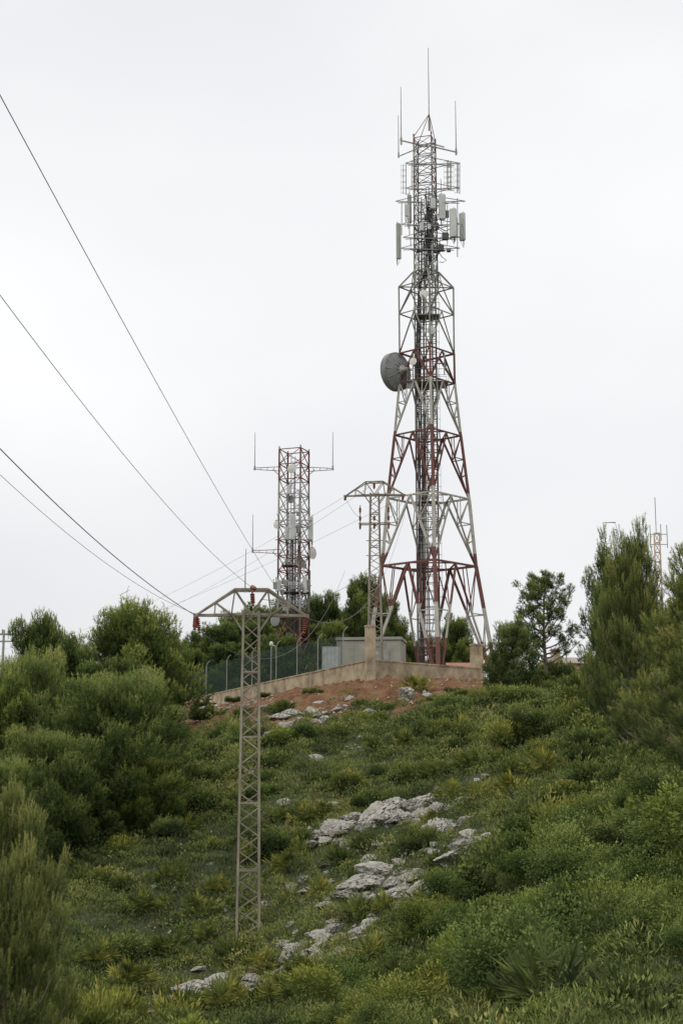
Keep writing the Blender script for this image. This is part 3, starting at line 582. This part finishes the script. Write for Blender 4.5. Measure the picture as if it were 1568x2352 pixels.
dish(973,675,10,(-.1,-1,.05),-1.7,M_white,mount=(975,672,0)); dish(990,758,10,(.15,-1,.05),-1.9,M_white,mount=(985,760,0)); dish(948,830,9,(-.5,-1,0),-1.5,M_white,mount=(955,832,0)); dish(1022,835,11,(.9,.2,0),.5,M_panel,mount=(1005,835,0)); dish(945,885,10,(-.5,-1,0),-1,M_dish,mount=(955,880,0)); dish(968,838,9,(1,-.3,0),0,M_dish,mount=(955,838,0))
for x,y0,y1 in ((948,812,890),(973,650,700),(1020,810,860),(990,740,780)):
    mb=MB(); mb.tube([L(x,y0,-1.3),L(x,y1,-1.3)],.05,6); mb.obj("dish_mounting_pipe",M_galv,root)
# ---------------------------------------------------------------- second tower
YB=122; XB=P(674,1300,YB).x; zB=hz(XB,YB); r2=empty("telecom_tower",(XB,YB,zB)); tag(r2,"shorter straight lattice telecom tower with rusty red and white paint","tower")
def LB_(px,py,dy=0):
    p=P(px,py,YB+dy); return Vector((p.x-XB,dy,p.z-zB))
HB=LB_(674,1035).z
def zg(py): return max(0,LB_(674,py).z/HB)
WB=(.36,.35,.32);RB=(.18,.072,.053)
M_t2=band("second_tower_paint",HB,[(0,WB),(zg(1515),RB),(zg(1405),WB),(zg(1335),RB),(zg(1225),WB),(zg(1110),RB)],rust=(.17,.09,.06),amt=.7)
mb=MB(); ra=LB_(706,1200).x*1.22; rot=math.radians(25)
column(mb,sq(ra*1.1,0,rot),sq(ra,LB_(674,1420).z,rot),4,.16,.085); column(mb,sq(ra,LB_(674,1420).z,rot),sq(ra*.97,HB,rot),11,.15,.07)
for p in sq(ra*.97,HB,rot): mb.bar(p,p+Vector((0,0,.25)),.1)
mb.obj("lattice_frame",M_t2,r2)
mb=MB()
for x in (-.25,.1): mb.bar((x,0,0),(x,0,HB-.5),.05)
z=0
while z<HB-.5: mb.bar((-.25,0,z),(.1,0,z),.03); z+=.3
mb.obj("ladder",M_dsteel,r2)
mb=MB()
for i in range(20):
    x=random.uniform(-.5,.7);y=random.uniform(-.4,.4);mb.tube([(x,y,0),(x+random.gauss(0,.06),y,HB*.3),(x+random.gauss(0,.06),y,HB*random.uniform(.4,.92))],random.uniform(.02,.04),4)
for i in range(30):
    x0=random.uniform(650,700);y0=random.choice([1200,1230,1290,1345,1360,1390])+random.uniform(-15,15);x1=x0+random.uniform(-25,25)
    a=LB_(x0,y0,-.4);b=LB_(x1,y0+random.uniform(-15,25),-1.2);mb.tube([a,(a+b)/2-Vector((0,0,random.uniform(.3,.8))),b],.025,4)
mb.obj("cable_bundle",M_dark,r2)
mb=MB()
for x0,x1,y in ((645,583,1075),(704,766,1076),(645,579,1265)):
    mb.bar(LB_(x0,y-3),LB_(x1,y),.05);mb.bar(LB_(x0,y+7),LB_(x1,y+3),.05); 
    for q in np.linspace(0,1,5): mb.bar(LB_(x0+(x1-x0)*q,y-3+3*q),LB_(x0+(x1-x0)*q,y+7-4*q),.04)
    mb.bar(LB_(x0,y+20,.4),LB_(x0+(x1-x0)*.3,y+3,0),.04)
for x,y0,y1 in ((634,1325,1360),(712,1310,1370),(640,1180,1225),(711,1165,1300),(628,1330,1352)): mb.tube([LB_(x,y0,-.8),LB_(x,y1,-.8)],.04,5)
for y in (1195,1240,1345): mb.bar(LB_(632,y,-1),LB_(716,y,-1),.06)
mb.obj("antenna_support_arms",M_t2,r2)
for x,y0,y1 in ((585,1080,993),(764,1080,992),(580,1270,1182)): whip(x,y0,y1,0,.04,r2,LB_)
kw=dict(ro=r2,LL=LB_,Y=YB)
panel(672,1182,1240,12,-1.6,.1,**kw); panel(713,1187,1244,11,-.8,-.6,**kw); panel(659,1210,1240,9,-1.5,.5,**kw); panel(663,1115,1135,8,-1.3,0,**kw); panel(700,1325,1362,9,-1.2,-.3,**kw); panel(640,1332,1358,8,-1.2,.3,**kw)
dish(670,1077,10,(-.1,-1,0),-1.7,M_white,mount=(670,1077,0),**kw); dish(636,1205,9,(-.6,-1,0),-.6,M_white,mount=(645,1205,0),**kw); dish(717,1270,14,(.75,-.6,0),0,M_white,mount=(705,1270,0),depth=.45,**kw); dish(690,1293,13,(.3,-.9,.5),-.8,M_dsteel,mount=(690,1293,0),**kw);dish(668,1147,9,(-.5,-1,0),-1,M_dish,mount=(670,1147,0),**kw);dish(632,1425,13,(-.7,-1,0),-1,M_dish,mount=(650,1425,0),**kw)
for u_ in ((657,1340,11,16,-1.5),(675,1345,10,18,-1.5),(690,1348,9,14,-1.5),(708,1340,8,16,-1),(648,1360,9,12,-1),(684,1215,9,20,-1.4),(667,1330,8,10,-1.2),(650,1335,8,14,-1.3),(688,1240,7,9,-1.4),(658,1290,8,12,-1.2),(684,1180,7,10,-1.2),(632,1345,8,16,-1.2),(665,1380,9,12,-1),(700,1385,8,12,-1),(655,1400,8,10,-1),(680,1320,8,10,-1.3),(700,1300,8,12,-1)): unit(*u_,rz=.1,m=M_galv,**kw)
mb=MB(); mb.box(LB_(680,1362,0),(2.3,2.0,.06)); mb.obj("platform",M_dsteel,r2)
mb=MB(); mb.box(LB_(674,1300,0),(2.0,1.6,.06)); mb.obj("platform",M_dsteel,r2)
# ---------------------------------------------------------------- pylons
def pylon(base,H_,w0,w1,label,rz=0,extra=False,arm=1.73):
    e=empty("power_pylon",base,rz); tag(e,label,"electricity pylon","lattice power pylons")
    mb=MB(); rt=math.pi/4
    column(mb,sq(w0*.707,0,rt),sq(w1*.707,H_+.1,rt),int(H_/.42),.075,.038,'z',False)
    for i in range(0,int(H_),2): 
        k=i/H_; q=sq((w0+(w1-w0)*k)*.707,i,rt)
        for j in range(4): mb.bar(q[j],q[(j+1)%4],.045)
    mb.obj("lattice_column",M_pyl,e)
    mb=MB(); b=.26; A_=arm
    for s in (-1,1):
        for y in (-b,b):
            tip=Vector((s*A_,y*.15,H_-.03)); tc=Vector((s*.52,y,H_+.78)); lc=Vector((s*.62,y,H_)); l2=Vector((s*1.15,y*.6,H_-.01)); tm=tip.lerp(tc,.5)
            mb.ang(tip,tc,.07); mb.ang(tip,(0,y,H_),.08); mb.ang(tc,(0,y,H_+.78),.07)
            mb.bar(tc,lc,.035); mb.bar(tm,l2,.035); mb.bar(tm,lc,.035); mb.bar(tc,(0,y,H_),.04)
            mb.ang(lc,(s*w1/2,y*.9,H_-.55),.05)
        for q in ((.52,H_+.78),(.62,H_)): mb.bar((s*q[0],-b,q[1]),(s*q[0],b,q[1]),.05)
        mb.bar((s*.52,-b,H_+.78),(0,b,H_+.78),.03); mb.bar((s*.62,-b,H_),(s*1.15,b*.6,H_),.03)
        mb.box((s*A_,0,H_-.03),(.16,.12,.12))
    mb.obj("cross_arm",M_pyl,e)
    def ins(p,q):
        p=Vector(p);q=Vector(q);mb=MB();d=q-p;l=d.length;pr=[(.02,0)]
        for i in range(6):
            z0=l*(.14+.12*i); pr+=[(.03,z0),(.075,z0+.02),(.075,z0+.035),(.03,z0+.05)]
        pr+=[(.02,l*.9),(.045,l*.93),(.045,l),(0,l)]
        mb.lathe(pr,p,d,12); mb.obj("insulator",M_ins,e,True)
    if not extra:
        ins((-A_+.05,0,H_-.05),(-A_+.12,-.05,H_-.6)); ins((-A_+.0,-.08,H_-.05),(-A_-.02,-.35,H_-.5)); ins((A_-.03,0,H_-.05),(A_-.08,-.1,H_-.6)); ins((0,-b,H_+.85),(.1,-b-.3,H_+.75)); ins((.02,-b,H_+.7),(.05,-b-.1,H_+.25))
        mb=MB(); mb.tube([(-.2,0,H_+.7),(-.2,0,H_+1.3),(-.19,0,H_+2.1)],[.022,.016,.01],6); mb.obj("lightning_rod",M_galv,e)
    else:
        ins((-A_+.05,0,H_-.05),(-A_-.02,-.1,H_-.3)); ins((A_-.05,0,H_-.05),(A_-.1,-.1,H_-.35)); ins((0,-b,H_+.75),(0,-b-.1,H_+.3))
        mb=MB(); z=H_-1.75
        for y in (-.28,.28): mb.ang((-.95,y,z),(.95,y,z),.07)
        for s in(-1,0,1): mb.bar((s*.85,-.3,z),(s*.85,.3,z),.05)
        for s in (-.85,.85): mb.tube([(s,-.28,z-.3),(s,-.28,z+1.1)],.03,6)
        mb.obj("switch_bracket",M_pyl,e)
        for zz_ in (H_-2.8,H_-5.0,H_-3.7): mb=MB(); mb.ang((-.5,-.2,zz_),(.5,-.2,zz_),.05); mb.obj("cross_bar",M_pyl,e)
        for s in (-.85,0,.85): ins((s,-.3,z),(s,-.3,z-.38)); ins((s,-.3,z+.1),(s,-.3,z+.45))
        for s in (-.85,.85): ins((s,-.28,z+1.0),(s,-.28,z+.6))
    return e
pz=hz(P(567,2155,44.6).x,44.6); X1=P(577,1412,44.6).x; base1=Vector((X1,44.6,pz-.1)); Ht=P(577,1412,44.6).z-base1.z
pylon(base1,Ht,.68,.48,"weathered steel lattice pylon with arched cross-arm standing on the slope",math.radians(4))
X2=P(860,1137,84).x; base2=Vector((X2,84,hz(X2,84)-.1)); H2=P(860,1137,84).z-base2.z
pylon(base2,H2,.85,.5,"steel lattice pylon with switchgear standing behind the wall corner",math.radians(-6),True,1.78)
def wire(name,a,b,sag,r=.012,label="bare overhead power line conductor"):
    a=Vector(a);b=Vector(b); mb=MB(); pts=[]
    for i in range(41):
        t=i/40; p=a.lerp(b,t); p.z-=4*sag*t*(1-t); pts.append(p)
    mb.tube(pts,r,5); o=mb.obj("power_line",M_wire); tag(o,label,"power line","overhead power lines")
tip=lambda s:Vector((X1+s*1.73,44.5,base1.z+Ht))
def through(a,px,py,Y,ext,sag,r=.011):
    q=P(px,py,Y); a=Vector(a); d=q-a; e=a+d*ext; wire("",a,e,sag,r)
through(tip(-1)+Vector((0,-.3,-.05)),0,988,26.8,1.35,.45,.012); through(tip(-1)+Vector((0,-.2,0)),0,1036,28,1.35,.6,.006)
through((X1,44.3,base1.z+Ht+.85),0,614,17.7,1.25,.55,.006); through(tip(1)+Vector((-1.0,-.3,.9)),0,187,12.5,1.2,.22,.0055)
t2=lambda s,dz=0:Vector((X2+s*1.78,83.9,base2.z+H2+dz))
wire("",tip(1)+Vector((0,0,-.1)),t2(1,-1.2),2.2,.008); wire("",tip(-1)+Vector((.1,.1,-.5)),t2(-1,-.1-4.5),2.6,.009); wire("",(X1+.3,44.7,base1.z+Ht+.5),t2(-.2,-4.4),.7,.010)
for s,px,py in ((-1,140,1438),(0,250,1445),(1,60,1470)): 
    wire("",t2(s,-.1 if s else .7),P(px-200,py+55,190),2.5,.008,"thin distant overhead conductor above the pines")
wire("",t2(-1,-.1),t2(-.5,-1.4),.2,.010,"jumper wire on the switchgear pylon");wire("",t2(1,-.1),t2(.5,-1.4),.2,.010,"jumper wire on the switchgear pylon")
# ---------------------------------------------------------------- compound wall
w=empty("perimeter_wall",WC); tag(w,"low stained beige concrete compound wall with tall pillars","wall")
def wallseg(name,a,b,ta,tb,th=.25):
    mb=MB(); a=Vector(a)-WC;b=Vector(b)-WC; N_=12; nr=Vector((-(b-a).y,(b-a).x,0)).normalized()*th/2
    vs=[];fs=[]
    for i in range(N_+1):
        t=i/N_; p=a.lerp(b,t); top=(ta+(tb-ta)*t)-WC.z; 
        for q,zq in ((-nr,p.z-1.6),(nr,p.z-1.6),(nr,top),(-nr,top)): vs.append((p.x+q.x,p.y+q.y,zq))
    for i in range(N_):
        o_=i*4
        for k in range(4): fs.append((o_+k,o_+(k+1)%4,o_+4+(k+1)%4,o_+4+k))
    fs+=[(0,1,2,3),(N_*4+3,N_*4+2,N_*4+1,N_*4)]
    mb.add(vs,fs)
    for i in range(N_):
        pa=a.lerp(b,i/N_+.004);pb=a.lerp(b,(i+1)/N_-.004); pa.z=ta+(tb-ta)*(i/N_)-WC.z+.045;pb.z=ta+(tb-ta)*((i+1)/N_)-WC.z+.045
        mb.bar(pa,pb,th+.08,.08)
    mb.obj(name,M_conc,w)
zC=P(850,1518,81).z; zL=P(425,1610,113).z; zR=P(1102,1537,88).z
wallseg("wall_run",WC,WL,zC,zL); wallseg("wall_run",WC,WR,zC,zR)
mb=MB(); pc=P(849,1440,80.9)-WC; mb.box((0,-.0,pc.z/2-.6),(.50,.42,pc.z+1.2),.3); mb.box((0,0,pc.z+.05),(.57,.49,.1),.3); mb.obj("pillar",M_conc,w)
pr=P(1091,1483,88)-WC; mb=MB(); mb.box((WR.x-WC.x-.2,WR.y-WC.y,pr.z/2-.6),(.62,.5,pr.z+1.2),.4); mb.box((WR.x-WC.x-.2,WR.y-WC.y,pr.z+.05),(.70,.58,.1),.4);mb.obj("pillar",M_conc,w)
M_mesh,nt,b_=nodes("green_wire_mesh"); b_.inputs["Base Color"].default_value=(.02,.05,.03,1); b_.inputs["Roughness"].default_value=.8
b_.inputs["Alpha"].default_value=.42
f=empty("mesh_fence",WL); tag(f,"green wire mesh fence on bent-top steel posts along the wall","fence")
nl=Vector(((WL-WC).y,-(WL-WC).x,0)).normalized()*.35
def fp(px,toppy):
    best=min((i/400 for i in range(-20,480)),key=lambda t:abs((lambda q:784+F*q.x/(q.y*CP+q.z*SP))(WC.lerp(WL,t))-px)); q=WC.lerp(WL,best)+nl; return q,P(px,toppy,q.y).z
posts=[fp(*a) for a in ((417,1550),(463,1530),(510,1517),(568,1500),(623,1485),(670,1478),(718,1470),(775,1455))]
for q,zt_ in posts:
    mb=MB(); a=q-WL; t_=zt_-WL.z; mb.tube([(a.x,a.y,a.z-1),(a.x,a.y,t_),(a.x+.12,a.y-.1,t_+.25),(a.x+.28,a.y-.2,t_+.38)],.035,7); mb.obj("fence_post",M_galv,f)
for (q0,z0),(q1,z1) in zip(posts[:-1],posts[1:]):
    mb=MB(); a=q0-WL;b=q1-WL; mb.add([(a.x,a.y,a.z-.5),(b.x,b.y,b.z-.5),(b.x,b.y,z1-WL.z-.05),(a.x,a.y,z0-WL.z-.05)],[(0,1,2,3)])
    mb.obj("fence_mesh",M_mesh,f)
c=P(623,1481,104); zz0=hz(c.x,104); e=empty("surveillance_camera",(c.x,104,zz0)); tag(e,"white dome camera on a pole behind the fence","camera")
mb=MB(); mb.tube([(0,0,0),(0,0,c.z-zz0)],.05,8); mb.obj("pole",M_galv,e)
mb=MB(); mb.lathe([(0,.25),(.08,.23),(.14,.14),(.15,0),(.11,-.08),(0,-.12)],(0,0,c.z-zz0),(0,0,1),16); mb.bar((0,0,c.z-zz0),(.3,-.2,c.z-zz0-.1),.06); mb.obj("camera_head",M_panel,e,True)
hc=P(853,1472,96); hz0=hz(hc.x,96); hh_=hc.z-hz0; e=empty("equipment_hut",(hc.x,96,hz0),math.radians(-8)); tag(e,"flat-roofed grey concrete equipment hut behind the wall","hut")
mb=MB(); Wd=4.3; mb.box((0,0,hh_/2-.1),(Wd,3.2,hh_-.02))
for q in np.linspace(-.5,.5,5): mb.box((q*(Wd-.1),-1.61,hh_/2-.1),(.09,.03,hh_-.05))
for q in (-.5,0,.5): mb.box((Wd/2+.01,q*3.0,hh_/2-.1),(.03,.09,hh_-.05))
mb.obj("wall",M_conc2,e)
mb=MB(); mb.box((0,0,hh_),(Wd+.16,3.36,.14)); mb.box((0,0,hh_+.1),(Wd+.05,3.25,.05)); mb.obj("roof",M_conc2,e)
mb=MB(); mb.box((.9,-1.64,1.0),(.9,.05,2.0)); mb.box((1.2,-1.68,1.0),(.05,.06,.15)); mb.obj("door",M_galv,e)
hp=P(758,1485,93); z0=hz(hp.x,93); e=empty("lean_to_shelter",(hp.x,93,z0)); tag(e,"pale translucent corrugated lean-to panel beside the hut","shelter")
mb=MB(); t_=hp.z-z0
for i in range(9):
    x=-.48+i*.12; mb.add([(x,-.35+(i%2)*.05,t_-1.55),(x+.12,-.35+((i+1)%2)*.05,t_-1.55),(x+.12,.3+((i+1)%2)*.05,t_),(x,.3+(i%2)*.05,t_)],[(0,1,2,3)])
mb.obj("corrugated_panel",mat("pale_sheeting",(.25,.275,.28),(.37,.39,.39),2,.6),e)
mb=MB()
for x in (-.5,.62): mb.bar((x,-.38,0),(x,-.38,t_-1.5),.06); mb.bar((x,.36,0),(x,.36,t_+.02),.06); mb.bar((x,-.4,t_-1.55),(x,.36,t_),.05)
mb.bar((-.5,.36,t_+.02),(.62,.36,t_+.02),.05); mb.bar((-.5,-.4,t_-1.55),(.62,-.4,t_-1.55),.05); mb.obj("frame",M_galv,e)
e=empty("gate",P(1122,1560,92)); tag(e,"low red painted steel railing gate beside the pillar","gate"); rt_=P(1122,1512,92).z-P(1122,1560,92).z
mb=MB()
for i in range(12): mb.bar((-.55+i*.11,0,-.6),(-.55+i*.11,0,rt_),.04)
for z in (rt_,rt_-.55,.1): mb.bar((-.6,0,z),(.72,0,z),.06)
mb.obj("railing",M_red,e)
p=P(1057,1536,97); z0=hz(p.x,97); e=empty("shed",(p.x,97,z0)); tag(e,"small shed with red tiled roof behind the wall","shed"); t_=P(1057,1534,97).z-z0
mb=MB(); mb.box((0,0,t_/2),(1.6,2,t_)); mb.obj("wall",M_conc,e)
mb=MB(); mb.add([(-1,-1.2,t_),(1,-1.2,t_),(1,0,t_+.35),(-1,0,t_+.35),(-1,1.2,t_),(1,1.2,t_)],[(0,1,2,3),(3,2,5,4),(0,3,4),(1,5,2)]); mb.obj("roof",M_roofr,e)
p=P(1295,1550,95); z0=hz(p.x,95)-.5; e=empty("house",(p.x,95,z0),.2); tag(e,"small beige rendered house with tiled roof and chimney","house"); t_=P(1295,1527,95).z-z0
mb=MB(); mb.box((0,0,t_/2),(2.4,3,t_)); mb.obj("wall",M_conc,e)
mb=MB(); mb.add([(-1.4,-1.7,t_),(1.4,-1.7,t_),(1.4,0,t_+.5),(-1.4,0,t_+.5),(-1.4,1.7,t_),(1.4,1.7,t_)],[(0,1,2,3),(3,2,5,4),(0,3,4),(1,5,2)]); mb.obj("roof",mat("grey_tiles",(.25,.22,.19),(.36,.32,.28),5),e)
mb=MB(); mb.box((-.9,-.9,t_+.3),(.5,.5,1.1)); mb.box((-.9,-.9,t_+.9),(.6,.6,.08)); mb.obj("chimney",M_conc,e)
mb=MB(); mb.box((.4,-1.52,t_*.55),(.7,.05,.8)); mb.obj("window",M_dsteel,e)
for px,ty,Y in ((1342,1490,90),(1300,1500,92)):
    p=P(px,ty,Y); z0=hz(p.x,Y); mb=MB(); mb.tube([(0,0,-.3),(0,0,p.z-z0),(-.1,0,p.z-z0+.2),(-.25,0,p.z-z0+.28)],.04,6); o=mb.obj("fence_post",M_galv); o.location=(p.x,Y,z0); tag(o,"thin bent-top steel post standing in the scrub","fence post","lone fence posts")
p=P(462,1578,118); z0=hz(p.x,118); e=empty("utility_cabinet",(p.x,118,z0)); tag(e,"white utility cabinet behind the mesh fence","cabinet"); t_=p.z-z0
mb=MB(); mb.box((0,0,t_/2),(1.2,.7,t_),.2,0,.04); mb.obj("cabinet_body",M_white,e); mb=MB(); mb.box((0,0,t_+.04),(1.3,.8,.08),.2); mb.obj("lid",M_galv,e)
YD=150; p=P(1507,1225,YD); z0=hz(p.x,YD); e=empty("radio_mast",(p.x,YD,z0)); tag(e,"distant slim beige lattice radio mast with whip aerials","mast"); t_=p.z-z0
mb=MB(); column(mb,sq(.5,0,.6),sq(.4,t_,.6),int(t_/1.0),.12,.07); mb.obj("lattice_mast",mat("beige_mast_paint",(.42,.30,.22),(.52,.42,.32),2),e)
mb=MB(); mb.bar((-.75,0,t_-.1),(1.1,0,t_-.1),.07); mb.bar((-.75,0,t_-1.2),(1.1,0,t_-1.2),.07); mb.obj("side_arm",M_galv,e)
for x,a_,b2 in ((-.7,-1.6,.9),(1.1,-1.6,.9),(-.05,0,3.9),(.45,-.8,1.0)):
    mb=MB(); mb.tube([(x,0,t_+a_),(x,0,t_+b2)],.045,5); mb.obj("whip_antenna",M_galv,e)
p=P(10,1447,100); z0=hz(p.x,100); e=empty("utility_pole",(p.x,100,z0)); tag(e,"steel utility pole with insulated crossbars among the pines","utility pole"); t_=p.z-z0
mb=MB(); mb.tube([(0,0,0),(0,0,t_)],[.12,.08],8); mb.obj("pole",M_galv,e)
mb=MB(); mb.bar((-.8,0,t_-.3),(.9,0,t_-.3),.12); mb.bar((-.6,0,t_-.8),(.7,0,t_-.8),.10)
for x in (-.7,-.1,.4,.8): mb.tube([(x,0,t_-.3),(x,0,t_+.05)],.05,6)
mb.obj("crossbar",M_dsteel,e)
# ---------------------------------------------------------------- camera, world, light
cam=bpy.data.cameras.new("camera"); cam.lens=50; cam.sensor_fit='VERTICAL'; cam.sensor_height=36; cam.sensor_width=24; cam.clip_end=6000; cam.clip_start=.1
co=bpy.data.objects.new("camera",cam); co.rotation_euler=(math.radians(100),0,0); link(co); SC.camera=co
wd=bpy.data.worlds.new("World"); SC.world=wd; wd.use_nodes=True; nt=wd.node_tree; bg=nt.nodes["Background"]; bg.inputs[1].default_value=.1
sky=nt.nodes.new("ShaderNodeTexSky"); sky.sky_type='NISHITA'; sky.sun_disc=False; sky.sun_elevation=math.radians(50); sky.sun_rotation=math.radians(215)
tc=nt.nodes.new("ShaderNodeTexCoord"); mp=nt.nodes.new("ShaderNodeMapping"); mp.inputs["Scale"].default_value=(1,1,1.6); mp.inputs["Location"].default_value=(.3,.2,.1)
nn=nt.nodes.new("ShaderNodeTexNoise"); nn.inputs["Scale"].default_value=2.6; nn.inputs["Detail"].default_value=4; nn.inputs["Roughness"].default_value=.45
nt.links.new(tc.outputs["Generated"],mp.inputs[0]); nt.links.new(mp.outputs[0],nn.inputs["Vector"])
cr=ramp(nt,[(.3,(.94,.945,.96)),(.5,(1.0,1.0,1.01)),(.66,(1.07,1.07,1.07))]); nt.links.new(nn.outputs[0],cr.inputs[0])
sp=nt.nodes.new("ShaderNodeSeparateXYZ"); nt.links.new(tc.outputs["Generated"],sp.inputs[0])
el=ramp(nt,[(0,(.80,.81,.82)),(.12,(.85,.855,.865)),(.26,(.98,.98,.98)),(.40,(.99,.99,.99)),(.50,(.92,.925,.93)),(.7,(1.2,1.2,1.2))]); nt.links.new(sp.outputs[2],el.inputs[0])
cc=mix(nt,1.0,cr.outputs[0],el.outputs[0],'MULTIPLY')
vm=nt.nodes.new("ShaderNodeVectorMath"); vm.operation='SCALE'; vm.inputs[3].default_value=10; nt.links.new(cc,vm.inputs[0])
c=mix(nt,.95,sky.outputs[0],vm.outputs[0]); nt.links.new(c,bg.inputs[0])
s=bpy.data.lights.new("sun",'SUN'); s.energy=1.1; s.angle=math.radians(20); s.color=(1,.96,.89); so=bpy.data.objects.new("sun",s); so.rotation_euler=(math.radians(40),0,math.radians(-35)); link(so)
SC.view_settings.view_transform='Standard'; SC.view_settings.look='None'; SC.view_settings.exposure=0
